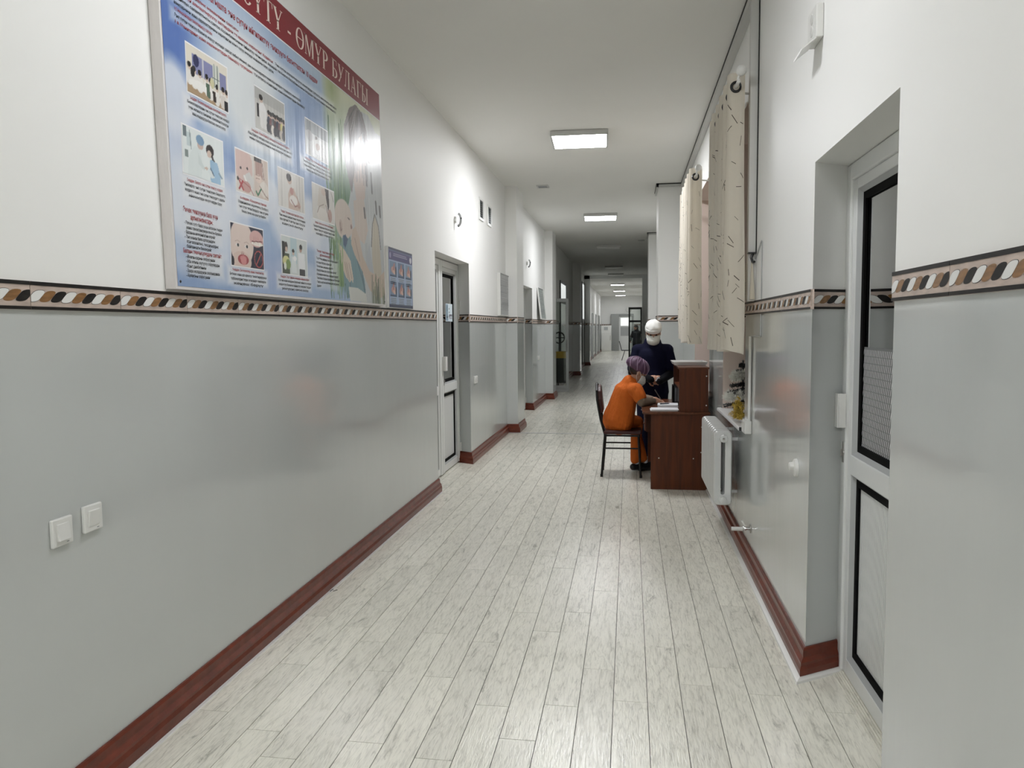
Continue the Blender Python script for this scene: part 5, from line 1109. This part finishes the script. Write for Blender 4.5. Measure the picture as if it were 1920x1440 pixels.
# heading band
def poly_obj(name, polys, m, parent, y):
    f = MB()
    for p in polys: f.poly([(a, y, b) for a, b in p])
    return obj(name, f, m, parent)
sx = lambda z: SHE*z/PHT
hb0, hb1 = 3.010-PZ0, 3.184-PZ0
poly_obj('heading_edge', [[(0.012+sx(hb0), hb0-0.006), (PWD-0.012+sx(hb0), hb0-0.006), (PWD-0.012+sx(hb1), PHT-0.001), (0.012+sx(hb1), PHT-0.001)]], M['ink_white'], poster, -0.0468)
poly_obj('heading_band', [[(0.012+sx(hb0), hb0), (PWD-0.012+sx(hb0), hb0), (PWD-0.012+sx(hb1), PHT-0.004), (0.012+sx(hb1), PHT-0.004)]], M['ink_crimson'], poster, -0.0474)
# serif capitals
TK, TN, SH = 0.155, 0.05, 0.035
def R_(x0, y0, x1, y1): return [(x0, y0), (x1, y0), (x1, y1), (x0, y1)]
def ring(cx, cy, rx, ry, ix, iy, a0=0, a1=360, n=22):
    out = []
    for i in range(n):
        a, b = math.radians(a0+(a1-a0)*i/n), math.radians(a0+(a1-a0)*(i+1)/n)
        out.append([(cx+rx*math.cos(a), cy+ry*math.sin(a)), (cx+rx*math.cos(b), cy+ry*math.sin(b)), (cx+ix*math.cos(b), cy+iy*math.sin(b)), (cx+ix*math.cos(a), cy+iy*math.sin(a))])
    return out
def stem(x, s0=True, s1=True):
    o = [R_(x, 0, x+TK, 1)]
    if s0: o.append(R_(x-0.07, 0, x+TK+0.07, SH))
    if s1: o.append(R_(x-0.07, 1-SH, x+TK+0.07, 1))
    return o
def G(ch):
    if ch == 'С': return ring(0.40, 0.5, 0.38, 0.515, 0.225, 0.465, 42, 318)+[R_(0.66, 0.66, 0.70, 0.96)], 0.78
    if ch in 'Ө': return ring(0.42, 0.5, 0.40, 0.515, 0.25, 0.465)+[R_(0.15, 0.475, 0.70, 0.525)], 0.84
    if ch == 'Э': return ring(0.30, 0.5, 0.38, 0.515, 0.225, 0.465, -138, 138)+[R_(0.20, 0.475, 0.60, 0.525), R_(0.02, 0.66, 0.06, 0.94)], 0.70
    if ch == 'Ү': return [[(0.30, 0.40), (0.30+TK, 0.40), (0.20, 1), (0.02, 1)], [(0.38, 0.42), (0.44, 0.42), (0.74, 1), (0.68, 1)], R_(0.30, 0, 0.30+TK, 0.45), R_(0.22, 0, 0.54, SH), R_(-0.02, 1-SH, 0.28, 1), R_(0.58, 1-SH, 0.80, 1)], 0.78
    if ch == 'Т': return [R_(0.29, 0, 0.29+TK, 1), R_(0.21, 0, 0.53, SH), R_(0.02, 1-0.05, 0.72, 1), [(0.02, 0.74), (0.05, 0.74), (0.10, 1), (0.02, 1)], [(0.72, 0.74), (0.72, 1), (0.64, 1), (0.69, 0.74)]], 0.74
    if ch == 'М': return [R_(0.07, 0, 0.07+TN, 1), R_(0.74, 0, 0.74+TK, 1), [(0.05, 1), (0.22, 1), (0.50, 0.16), (0.44, 0.0)], [(0.44, 0.0), (0.50, 0.0), (0.80, 1), (0.72, 1)], R_(0.0, 0, 0.20, SH), R_(0.0, 1-SH, 0.20, 1), R_(0.68, 0, 0.96, SH), R_(0.72, 1-SH, 0.96, 1)], 0.98
    if ch == 'Р': return stem(0.10)+ring(0.27, 0.735, 0.38, 0.265, 0.215, 0.215, -90, 90, 14)+[R_(0.2, 0.95, 0.28, 1), R_(0.2, 0.47, 0.28, 0.52)], 0.68
    if ch == 'Б': return stem(0.10, True, True)+ring(0.29, 0.27, 0.38, 0.27, 0.215, 0.22, -90, 90, 14)+[R_(0.2, 0.0, 0.30, 0.05), R_(0.2, 0.49, 0.30, 0.54), R_(0.2, 0.95, 0.60, 1), [(0.60, 0.74), (0.60, 1), (0.52, 1), (0.575, 0.74)]], 0.70
    if ch == 'У': return [[(0.32, 0.36), (0.46, 0.30), (0.22, 1), (0.04, 1)], [(0.14, 0.06), (0.20, 0.0), (0.72, 1), (0.66, 1)], R_(0.0, 1-SH, 0.30, 1), R_(0.56, 1-SH, 0.78, 1)]+ring(0.14, 0.06, 0.07, 0.06, 0.01, 0.01), 0.76
    if ch == 'Л': return [R_(0.52, 0, 0.52+TK, 1), [(0.12, 0.06), (0.18, 0.0), (0.32, 1), (0.26, 1)], R_(0.18, 1-0.045, 0.74, 1), R_(0.45, 0, 0.74, SH)]+ring(0.10, 0.06, 0.07, 0.06, 0.01, 0.01), 0.78
    if ch == 'А': return [[(0.08, 0), (0.13, 0), (0.41, 1), (0.37, 1)], [(0.56, 0), (0.73, 0), (0.43, 1), (0.33, 1)], R_(0.20, 0.31, 0.62, 0.36), R_(0.0, 0, 0.22, SH), R_(0.50, 0, 0.80, SH)], 0.80
    if ch == 'Г': return stem(0.10)+[R_(0.2, 0.95, 0.62, 1), [(0.62, 0.72), (0.62, 1), (0.54, 1), (0.595, 0.72)]], 0.66
    if ch == 'Ы': return stem(0.10)+ring(0.27, 0.27, 0.34, 0.27, 0.19, 0.22, -90, 90, 14)+[R_(0.2, 0.0, 0.28, 0.05), R_(0.2, 0.49, 0.28, 0.54)]+stem(0.74), 1.0
    if ch == 'Н': return stem(0.10)+stem(0.58)+[R_(0.2, 0.475, 0.6, 0.525)], 0.84
    if ch == 'Е': return stem(0.10)+[R_(0.2, 0.95, 0.60, 1), R_(0.2, 0, 0.62, 0.05), R_(0.2, 0.475, 0.48, 0.525), [(0.60, 0.76), (0.60, 1), (0.53, 1), (0.575, 0.76)], [(0.64, 0.26), (0.62, 0.0), (0.54, 0.0), (0.61, 0.26)]], 0.68
    if ch == '-': return [R_(0.04, 0.28, 0.32, 0.38)], 0.36
    return [], 0.32
def heading(s, xa, xb, z, h, nm):
    tot = sum(G(ch)[1]+0.05 for ch in s); kx = (xb-xa)/tot; x = xa; pl = []
    for ch in s:
        ps, w = G(ch)
        if ps: poly_obj(nm, [[(x+a*kx, z+b*h) for a, b in p] for p in ps], M['ink_cream'], poster, -0.0480)
        x += (w+0.05)*kx
heading('СҮТҮ - ӨМҮР БУЛАГЫ', 3.325-PY0, 5.018-PY0, 3.043-PZ0, 0.106, 'heading_letter'); heading('ЭНЕ', 2.86-PY0, 3.215-PY0, 3.043-PZ0, 0.106, 'heading_letter')
def T(s, Y, H, h, m, w=None, al='LEFT'): return text(poster, s, Y-PY0, H-PZ0, h, M[m], w, al)
T('Ымыркайды багышта эне сүтүн ийгиликтүү эмизүүгө багытталган 10 кадам', 2.80, 2.925, 0.030, 'ink_red', 1.36)
for H, col, Yb, s in ((2.895, 'ink_red', 3.28, '1 а. Медициналык мекеменин саясаты'), (2.871, 'ink_red', 3.62, 'Эне сүтүн алмаштыруучу заттардын эл аралык маркетинг Кодекси:'), (2.847, 'ink_black', 4.43, 'Дүйнөлүк саламаттыкты сактоо Ассамблеясынын тийиштүү чечимдери, ошондой эле Кыргыз Республикасынын балдарды эне сүтү менен тамактандыруу'),
                      (2.823, 'ink_black', 3.62, 'азыктарынын жана каражаттарынын маркетингин жөнгө салуу жөнүндө мыйзамын толук сактоо'), (2.799, 'ink_red', 3.06, '1 б. Ымыркайларды тамактандыруу саясаты:'), (2.775, 'ink_black', 3.93, 'Эне сүтүн эмизүү боюнча жазуу жүзүндө саясат кабыл алынып, аны кызматкерлерге жана ата-энелерге түшүндүрүү маалымдоо'),
                      (2.751, 'ink_red', 3.40, '1 в. Мониторинг жана маалыматтарды башкаруу тутумдары:')): T(s, 2.79, H-0.012, 0.0135, col, Yb-2.79)
T('Эне сүтүн алмаштыруучу азыктарды сатууга чектөөлөр киргизүү', 3.64, 2.859, 0.0135, 'ink_black', 0.80); T('Үзгүлтүксүз мониторинг жана маалыматтарды башкаруу', 3.42, 2.739, 0.0135, 'ink_black', 0.56)
def cap(Yc, H, w, red, blk):
    T(red, Yc, H-0.012, 0.0125, 'ink_red', w*0.86, 'CENTER')
    for i, s in enumerate(blk): T(s, Yc, H-0.032-i*0.020, 0.0125, 'ink_black', w*(1.0, 0.96, 0.80)[i], 'CENTER')
cap(3.015, 2.488, 0.32, '2-кадам. Кызматкерлердин компетенттүүлүгү', ('Кызматкерлердин эне сүтүн эмизүүнү колдоо', 'үчүн жетиштүү билимин, компетенттүүлүгүн', 'жана көндүмдөрүн баалоону камсыз кылуу'))
cap(3.575, 2.488, 0.46, '3-кадам. Кош бойлуу аялдарга маалымат берүү', ('Кош бойлуу аялдар жана алардын үй-бүлөсүнө эне сүтү', 'менен эмизүүнүн мааниси жана жолдорун түшүндүрүү'))
cap(4.14, 2.488, 0.39, '4-кадам. Төрөттөн кийинки биринчи саат', ('Төрөлгөндөн кийин токтоосуз жана үзгүлтүксүз', 'тери менен тери байланышын түзүү жана', 'эмизүүнү баштоого көмөктөшүү'))
cap(2.965, 2.156, 0.31, '5-кадам. Балага эне сүтүн эмизүү колдоо', ('Энелерге эне сүтүн эмизүүнү баштоого,', 'колдоого жана эне сүтүн эмизүүдөгү жалпы', 'кыйынчылыктарды чечүүгө жардам берүү'))
cap(3.375, 2.156, 0.29, '6-кадам. Кошумча тамак', ('Медициналык көрсөтмөсү болбосо,', 'эне сүтүн эмген балдарга эне сүтүнөн', 'башка тамак же суюктук бербөө'))
cap(3.79, 2.156, 0.31, '7-кадам. Эне менен наристенин бирге жатышы', ('Эне менен наристени төрөлгөндөн', 'баш тартпай 24 саат бою бирге болуусун', 'камсыз кылуу'))
cap(4.21, 2.156, 0.31, '8-кадам. Балага жооп кылып тамактандыруу', ('Энелерге балдарынын тамак ичүү каалоосун', 'таанып билүүгө жардам берүү жана', 'колдоо көрсөтүү'))
cap(3.305, 1.826, 0.34, '9-кадам. Бөтөлкөлөр жана эмизгичтер', ('Бөтөлкө жана үрп аркылуу тамактандыруунун', 'тобокелдиктери жөнүндө энелерге', 'кеңеш берүү'))
cap(3.80, 1.826, 0.40, '10-кадам. Төрөт үйүнөн чыккандан кийинки колдоо', ('Ата-эне жана алардын баласына тийиштүү колдоо', 'көрсөтүү боюнча тийиштүү кызматтарды', 'уюштурууну камсыз кылуу'))
T('Эмчек эмизүүнүн бала үчүн', 2.795, 2.020, 0.021, 'ink_red', 0.255); T('артыкчылыктары:', 2.845, 1.993, 0.021, 'ink_red', 0.165)
for i, (s, w) in enumerate((('- Эмчек сүтү бала үчүн алгачкы эмдөө', 0.285), ('жана тамактануунун мыкты булагы', 0.265), ('- Баланын иммунитетин көрөйт', 0.225), ('- Эне менен бала ортосундагы', 0.22), ('психологиялык, эмоционалдык', 0.235), ('байланышты бекемдейт', 0.18))): T(s, 2.80+(0.012 if s[0] != '-' else 0), 1.972-i*0.0185, 0.0135, 'ink_black', w)
T('Баланы төмөнкүлөрдөн сактайт:', 2.785, 1.858, 0.018, 'ink_red', 0.285)
for i, (s, w) in enumerate((('- Ичеги-карын оорусунан', 0.215), ('- Аба менен жугуучу оорулардан', 0.25), ('- Кант диабетинен', 0.145), ('- Заара жолдорунун сезгенишинен', 0.25), ('- Кулактын оорусунан', 0.17))): T(s, 2.80, 1.838-i*0.0185, 0.0135, 'ink_black', w)
T('Эмчек эмизүүнүн эне үчүн', 4.09, 1.985, 0.015, 'ink_red', 0.25); T('артыкчылыктары:', 4.13, 1.965, 0.015, 'ink_red', 0.16)
for i, s in enumerate(('Төрөттөн кийинки кан кетүүнү азайтат,', 'аз канды болууну алдын алат', 'Эмчектин шишигин азайтат', 'Жумуртканын рак оорусунан сактайт', 'Жатындын калыбына келишин тездетет', 'Эне менен баланын байланышын бекемдейт', 'Энеге сырткы келбетин сактоого көмөк', 'болот')): T(s, 4.08, 1.944-i*0.022, 0.0135, 'ink_black', (0.33, 0.22, 0.24, 0.29, 0.32, 0.34, 0.33, 0.06)[i])
# the nine photographs
def photo(Ya, Yb, H0, H1, cv):
    b = 0.006; poly_obj('photo_border', [R_(Ya-PY0-b, H0-PZ0-b, Yb-PY0+b, H1-PZ0+b)], M['ink_white'], poster, -0.0467)
    cv.build('photo', Ya-PY0, Yb-PY0, H0-PZ0, H1-PZ0, -0.0473, poster, M['print'], 0.0, 0.88)
NU, NV = 76, 52; SK1, SK2 = (214, 184, 166), (186, 148, 130)
p = Canvas(NU, NV, (222, 214, 196)); p.rect(0, 0, 1, 0.26, (176, 146, 106)); p.rect(0.12, 0.45, 0.62, 0.86, (128, 132, 178)); p.rect(0.80, 0.42, 0.97, 0.80, (126, 130, 176)); p.rect(0.62, 0.38, 0.78, 0.9, (206, 212, 200)); p.line([(0.66, 0.4), (0.66, 0.9)], 0.01, (96, 110, 104)); p.line([(0.74, 0.4), (0.74, 0.9)], 0.01, (96, 110, 104)); p.line([(0.62, 0.6), (0.78, 0.6)], 0.01, (96, 110, 104)); p.rect(0.36, 0.45, 0.40, 0.86, (190, 190, 200)); p.ell(0.22, 0.74, 0.07, 0.13, (38, 44, 96))
for x, y, s in ((0.06, 0.50, 0.10), (0.17, 0.46, 0.1), (0.30, 0.44, 0.10), (0.47, 0.44, 0.09), (0.56, 0.40, 0.09), (0.72, 0.34, 0.08), (0.88, 0.36, 0.10), (0.97, 0.34, 0.09)):
    p.ell(x, y-0.16, s*0.9, 0.18, (226, 222, 214)); p.ell(x, y+0.05, s*0.42, 0.075, (214, 186, 164)); p.ell(x-0.005, y+0.09, s*0.42, 0.06, (34, 30, 30))
p.ell(0.28, 0.24, 0.24, 0.09, (232, 230, 224)); p.rect(0.16, 0.56, 0.27, 0.40, (30, 28, 30)); p.ell(0.13, 0.46, 0.05, 0.11, (28, 26, 30)); p.poly([(0.44, 0.40), (0.53, 0.40), (0.55, 0.08), (0.46, 0.10)], (86, 112, 92)); p.poly([(0.60, 0.30), (0.68, 0.30), (0.69, 0.06), (0.62, 0.06)], (54, 44, 40)); p.poly([(0.80, 0.3), (0.94, 0.32), (0.96, 0.0), (0.82, 0.04)], (214, 206, 196)); p.rect(0.90, 0.0, 1.0, 0.22, (22, 22, 30)); p.ell(0.60, 0.46, 0.05, 0.12, (206, 200, 150))
photo(2.861, 3.171, 2.501, 2.689, p)
p = Canvas(NU, NV, (196, 194, 188)); p.rect(0, 0.72, 1, 1, (176, 176, 172))
for x in np.linspace(0.1, 0.95, 9): p.line([(x, 0.45), (x, 0.85)], 0.008, (170, 168, 162))
p.ell(0.24, 0.46, 0.13, 0.24, (226, 224, 222)); p.poly([(0.14, 0.5), (0.34, 0.5), (0.36, 0.06), (0.16, 0.08)], (222, 220, 216)); p.ell(0.20, 0.76, 0.055, 0.085, (206, 176, 156)); p.ell(0.195, 0.81, 0.06, 0.07, (40, 36, 36)); p.rect(0.06, 0.30, 0.13, 0.62, (44, 42, 46))
for k in range(8):
    x = 0.44+0.075*k; y = 0.46-0.02*(k % 2); s = 0.045; p.ell(x, y-0.14, 0.06, 0.14, ((60, 66, 84), (120, 70, 70), (46, 44, 48), (90, 60, 56), (50, 60, 80), (110, 64, 60), (212, 200, 110), (60, 56, 60))[k]); p.ell(x, y+0.06, s, 0.07, (196, 160, 140)); p.ell(x, y+0.09, s*1.05, 0.06, (34, 30, 30)); p.ell(x-0.02, y-0.30, 0.06, 0.12, ((70, 70, 80), (44, 40, 44), (196, 184, 170), (60, 58, 66))[k % 4])
photo(3.418, 3.728, 2.50, 2.692, p)
p = Canvas(NU, NV, (214, 216, 218)); p.rect(0, 0.66, 1, 1, (168, 174, 180))
for x in (0.1, 0.2, 0.42, 0.55, 0.7): p.line([(x, 0.66), (x, 1)], 0.012, (128, 134, 142))
p.ell(0.16, 0.56, 0.14, 0.16, (196, 196, 200)); p.ell(0.46, 0.58, 0.05, 0.07, (120, 110, 106)); p.poly([(0.30, 0.5), (0.62, 0.6), (0.95, 0.5), (1, 0.1), (0.4, 0.12)], (228, 228, 228)); p.ell(0.52, 0.36, 0.10, 0.10, (206, 182, 170)); p.line([(0.5, 0.42), (0.46, 0.26), (0.55, 0.22)], 0.008, (140, 110, 104)); p.line([(0.7, 0.5), (0.8, 0.3), (0.9, 0.12)], 0.008, (170, 168, 170))
photo(3.983, 4.291, 2.509, 2.694, p)
p = Canvas(NU, NV, (220, 228, 226)); p.rect(0.02, 0.78, 0.10, 1.0, (96, 112, 118)); p.rect(0.1, 0.6, 0.2, 0.9, (190, 206, 208)); p.line([(0.17, 0.95), (0.2, 0.55)], 0.01, (130, 146, 148)); p.rect(0.04, 0.36, 0.12, 0.5, (120, 136, 132))
p.poly([(0.10, 0.0), (0.14, 0.40), (0.28, 0.66), (0.42, 0.62), (0.46, 0.30), (0.42, 0.0)], (212, 222, 220)); p.poly([(0.36, 0.54), (0.48, 0.30), (0.54, 0.26), (0.50, 0.2), (0.36, 0.3)], (202, 214, 212)); p.ell(0.42, 0.72, 0.075, 0.10, (206, 176, 160)); p.ell(0.42, 0.82, 0.095, 0.11, (110, 152, 186), 0.3); p.ell(0.56, 0.26, 0.06, 0.03, (206, 180, 160))
p.ell(0.66, 0.68, 0.10, 0.13, (44, 34, 34)); p.ell(0.64, 0.60, 0.06, 0.08, (212, 186, 168)); p.poly([(0.70, 0.62), (0.82, 0.42), (0.78, 0.38), (0.68, 0.55)], (50, 40, 40)); p.poly([(0.66, 0.5), (0.84, 0.46), (0.92, 0.2), (0.92, 0.0), (0.66, 0.0), (0.64, 0.2)], (142, 186, 218)); p.poly([(0.60, 0.3), (0.70, 0.22), (0.76, 0.12), (0.68, 0.08), (0.58, 0.2)], (214, 224, 224)); p.line([(0.66, 0.3), (0.74, 0.16)], 0.012, (60, 84, 110)); p.line([(0.88, 0.25), (0.95, 0.16)], 0.02, (120, 150, 170))
photo(2.81, 3.112, 2.172, 2.359, p)
p = Canvas(NU, NV, (216, 206, 196)); p.ell(0.22, 0.68, 0.30, 0.40, (214, 180, 170)); p.rect(0.5, 0.0, 0.56, 1, (206, 200, 190)); p.rect(0.55, 0.0, 1, 1, (210, 190, 176)); p.ell(0.14, 0.58, 0.028, 0.036, (40, 30, 30)); p.ell(0.34, 0.62, 0.028, 0.036, (40, 30, 30)); p.poly([(0.20, 0.40), (0.40, 0.56), (0.54, 0.36), (0.48, 0.16), (0.34, 0.18)], (206, 204, 200)); p.line([(0.24, 0.42), (0.34, 0.20), (0.44, 0.16)], 0.02, (236, 232, 226)); p.ell(0.30, 0.16, 0.14, 0.14, (196, 146, 136)); p.line([(0.06, 0.32), (0.4, 0.18), (0.52, 0.0)], 0.012, (170, 80, 80)); p.ell(0.05, 0.30, 0.03, 0.05, (40, 34, 36))
p.poly([(0.6, 1), (0.8, 1), (0.82, 0.5), (0.6, 0.5)], (172, 128, 112)); p.rect(0.56, 0.9, 0.8, 1, (40, 30, 30)); p.ell(0.68, 0.48, 0.12, 0.10, (222, 196, 180)); p.line([(0.6, 0.55), (0.72, 0.56)], 0.01, (160, 120, 104)); p.line([(0.6, 0.47), (0.72, 0.48)], 0.01, (160, 120, 104)); p.line([(0.82, 0.9), (0.86, 0.5)], 0.012, (130, 96, 84)); p.ell(0.86, 0.25, 0.14, 0.20, (222, 212, 200)); p.line([(0.72, 0.3), (0.9, 0.1), (1, 0.05)], 0.014, (150, 120, 104))
p.line([(0.09, 0.26), (0.20, 0.06)], 0.022, (178, 24, 36)); p.line([(0.19, 0.27), (0.08, 0.06)], 0.022, (178, 24, 36)); p.line([(0.60, 0.14), (0.65, 0.05), (0.76, 0.24)], 0.02, (30, 110, 70))
photo(3.22, 3.525, 2.175, 2.36, p)
p = Canvas(NU, NV, (218, 214, 208))
for x in (0.12, 0.7, 0.82, 0.92): p.line([(x, 0), (x, 1)], 0.03, (200, 196, 190))
p.poly([(0.36, 0.0), (0.36, 0.4), (0.44, 0.58), (0.58, 0.60), (0.70, 0.38), (0.86, 0.18), (0.8, 0.04), (0.6, 0.0)], (206, 178, 162)); p.ell(0.42, 0.78, 0.085, 0.11, (210, 180, 162)); p.ell(0.40, 0.85, 0.095, 0.11, (44, 36, 38)); p.ell(0.50, 0.50, 0.07, 0.10, (196, 140, 130)); p.ell(0.56, 0.26, 0.16, 0.13, (228, 222, 216)); p.line([(0.46, 0.26), (0.62, 0.10), (0.74, 0.16)], 0.014, (150, 90, 84)); p.line([(0.7, 0.4), (0.78, 0.2)], 0.014, (170, 134, 120)); p.ell(0.77, 0.13, 0.06, 0.05, (186, 146, 130))
photo(3.635, 3.941, 2.175, 2.361, p)
p = Canvas(NU, NV, (212, 208, 202)); p.poly([(0.30, 0.95), (0.6, 1.0), (0.66, 0.6), (0.5, 0.3), (0.2, 0.4)], (206, 196, 184)); p.poly([(0.56, 1), (0.74, 1), (0.76, 0.5), (0.70, 0.34), (0.62, 0.7)], (58, 46, 46)); p.ell(0.5, 0.86, 0.1, 0.1, (204, 180, 164)); p.ell(0.42, 0.18, 0.24, 0.2, (220, 212, 204)); p.line([(0.2, 0.2), (0.3, 0.4), (0.5, 0.5)], 0.012, (150, 130, 120)); p.ell(0.78, 0.22, 0.10, 0.20, (190, 150, 138)); p.line([(0.6, 0.5), (0.66, 0.3), (0.76, 0.12)], 0.014, (150, 112, 100)); p.line([(0.86, 0.95), (0.97, 0.7)], 0.012, (130, 126, 124))
photo(4.051, 4.363, 2.17, 2.361, p)
p = Canvas(96, 64, (30, 34, 62)); p.ell(0.32, 0.56, 0.36, 0.56, (222, 200, 188)); p.ell(0.30, 0.12, 0.30, 0.24, (216, 188, 174))
for x in (0.19, 0.46): p.ell(x, 0.50, 0.062, 0.036, (226, 220, 214)); p.ell(x+0.012, 0.50, 0.034, 0.040, (70, 74, 74)); p.ell(x+0.012, 0.50, 0.016, 0.020, (20, 20, 24)); p.line([(x-0.07, 0.58), (x, 0.61), (x+0.07, 0.58)], 0.008, (190, 160, 146))
p.ell(0.33, 0.33, 0.05, 0.04, (206, 172, 160)); p.ell(0.31, 0.31, 0.012, 0.012, (120, 80, 74)); p.ell(0.36, 0.31, 0.012, 0.012, (120, 80, 74)); p.ell(0.35, 0.17, 0.165, 0.125, (168, 56, 66)); p.ell(0.35, 0.20, 0.10, 0.07, (206, 120, 120)); p.ell(0.36, 0.14, 0.085, 0.10, (214, 130, 128))
p.ell(0.78, 0.74, 0.22, 0.21, (216, 164, 158)); p.ell(0.80, 0.62, 0.19, 0.05, (238, 232, 220)); p.line([(0.64, 0.66), (0.96, 0.70)], 0.014, (120, 50, 54))
for k in range(7): p.line([(0.64+0.05*k, 0.60), (0.64+0.05*k, 0.78)], 0.004, (190, 130, 126))
for a0 in np.linspace(0, 2*PI, 28): p.ell(0.835+0.135*math.cos(a0), 0.24+0.20*math.sin(a0), 0.018, 0.018, (186, 60, 62))
p.line([(0.76, 0.10), (0.91, 0.38)], 0.014, (186, 60, 62)); p.ell(0.03, 0.10, 0.05, 0.12, (24, 26, 46))
photo(3.154, 3.454, 1.838, 2.025, p)
p = Canvas(NU, NV, (204, 212, 210)); p.rect(0.34, 0.3, 0.58, 1, (176, 204, 212)); p.rect(0.02, 0.0, 0.12, 0.85, (34, 36, 38)); p.ell(0.17, 0.72, 0.06, 0.14, (50, 40, 38)); p.ell(0.18, 0.66, 0.045, 0.07, (206, 176, 156)); p.poly([(0.10, 0.55), (0.28, 0.55), (0.30, 0.0), (0.06, 0.0)], (70, 84, 60)); p.ell(0.16, 0.34, 0.13, 0.14, (214, 210, 130)); p.ell(0.24, 0.26, 0.09, 0.14, (120, 150, 66)); p.ell(0.12, 0.2, 0.05, 0.10, (222, 226, 210))
p.poly([(0.36, 0.5), (0.54, 0.5), (0.56, 0.04), (0.38, 0.04)], (216, 224, 224)); p.ell(0.44, 0.60, 0.045, 0.07, (206, 176, 158)); p.ell(0.44, 0.65, 0.05, 0.05, (40, 34, 36)); p.ell(0.50, 0.45, 0.07, 0.07, (236, 236, 236)); p.poly([(0.64, 0.62), (0.90, 0.62), (0.92, 0.16), (0.64, 0.16)], (228, 230, 232)); p.ell(0.74, 0.74, 0.055, 0.09, (190, 150, 130)); p.ell(0.75, 0.80, 0.06, 0.07, (34, 30, 32)); p.rect(0.68, 0.0, 0.90, 0.18, (40, 44, 52))
photo(3.649, 3.954, 1.837, 2.026, p)
for (x, z) in ((0.03, 0.03), (PWD-0.03, 0.03)):
    f = MB(); f.lathe((x, -0.0465, z), [(-0.002, 0.004), (0, 0.006)], 10, 'y'); obj('screw', f, M['black'], poster)
# small instruction poster
sp = wallframe('hand_washing_poster', 'small blue poster with six hand pictures beside the large poster', 'poster', (L, 5.46, 1.706), 'L'); SW, SHH = 0.63, 0.455
f = MB(); f.box(0, SW, -0.02, -0.001, 0, SHH); obj('board', f, M['white_plastic'], sp)
p = Canvas(90, 66, (150, 174, 210)); p.rect(0, 0, 1, 1, (86, 108, 158)); p.rect(0.02, 0.06, 0.98, 0.95, (156, 180, 214)); p.rect(0.0, 0.0, 1, 0.055, (44, 58, 96)); p.rect(0, 0.965, 1, 1, (60, 66, 100)); p.rect(0.02, 0.80, 0.98, 0.945, (72, 64, 128))
for i in range(3):
    p.rect(0.16+0.02*i, 0.835+0.034*i, 0.80-0.03*i, 0.848+0.034*i, (176, 172, 206), 0.8)
p.ell(0.92, 0.87, 0.045, 0.055, (214, 216, 226)); p.ell(0.07, 0.87, 0.03, 0.05, (150, 140, 190))
p.build('print_face', 0.004, SW-0.004, 0.004, SHH-0.004, -0.0206, sp, M['print_flat'])
rg = np.random.RandomState(5)
for r_ in range(2):
    for k in range(3):
        q = Canvas(24, 28, ((110, 140, 180), (90, 120, 160), (120, 150, 182))[k]); q.ell(0.5, 0.45, 0.32, 0.22, (206, 150, 136), 0.9*(rg.rand()-.3), 0.2); q.ell(0.42+0.2*rg.rand(), 0.6, 0.12, 0.34, (190, 120, 110), rg.rand()-.5, 0.2); q.ell(0.6, 0.3, 0.2, 0.12, (222, 178, 160), -.5, 0.2); q.rect(0.0, 0.0, 1, 0.14, (50, 80, 120)); q.ell(0.9, 0.4, 0.1, 0.3, (40, 46, 66), 0, 0.3)
        x0 = 0.03+k*0.20; z0 = 0.235 if r_ == 0 else 0.085; q.build('picture', x0, x0+0.165, z0, z0+0.115, -0.0211, sp, M['print_flat'])
        ls = []
        for j in range(4): a = 0.01*rg.rand(); ls.append(R_(x0+a+0.01, z0-0.016-j*0.013, x0+0.155-a*2, z0-0.011-j*0.013))
        poly_obj('caption_lines', ls, M['ink_grey'], sp, -0.0211)
# notice on the glass of the left door
nt = thing('door_notice', 'small bluish white notice stuck on the glass of the left door', 'notice', (-1.929, 7.86, 1.62), PI/2)
p = Canvas(40, 40, (206, 222, 230)); p.rect(0.0, 0.05, 0.34, 0.95, (120, 150, 172)); p.rect(0.34, 0.35, 0.42, 0.8, (214, 234, 240)); p.rect(0.5, 0.30, 0.95, 0.42, (110, 112, 128)); p.rect(0.5, 0.16, 0.95, 0.24, (150, 152, 166)); p.ell(0.50, 0.72, 0.05, 0.06, (14, 26, 30)); p.ell(0.50, 0.52, 0.05, 0.06, (14, 26, 30)); p.ell(0.50, 0.28, 0.05, 0.06, (24, 26, 40)); p.ell(0.22, 0.25, 0.07, 0.06, (24, 26, 40)); p.rect(0.14, 0.6, 0.26, 0.85, (86, 112, 120))
f = MB(); f.box(0, 0.30, -0.006, -0.0012, 0, 0.19); obj('sheet', f, M['paper'], nt); p.build('print_face', 0, 0.30, 0, 0.19, -0.0066, nt, M['print_flat'])
flush_texts()
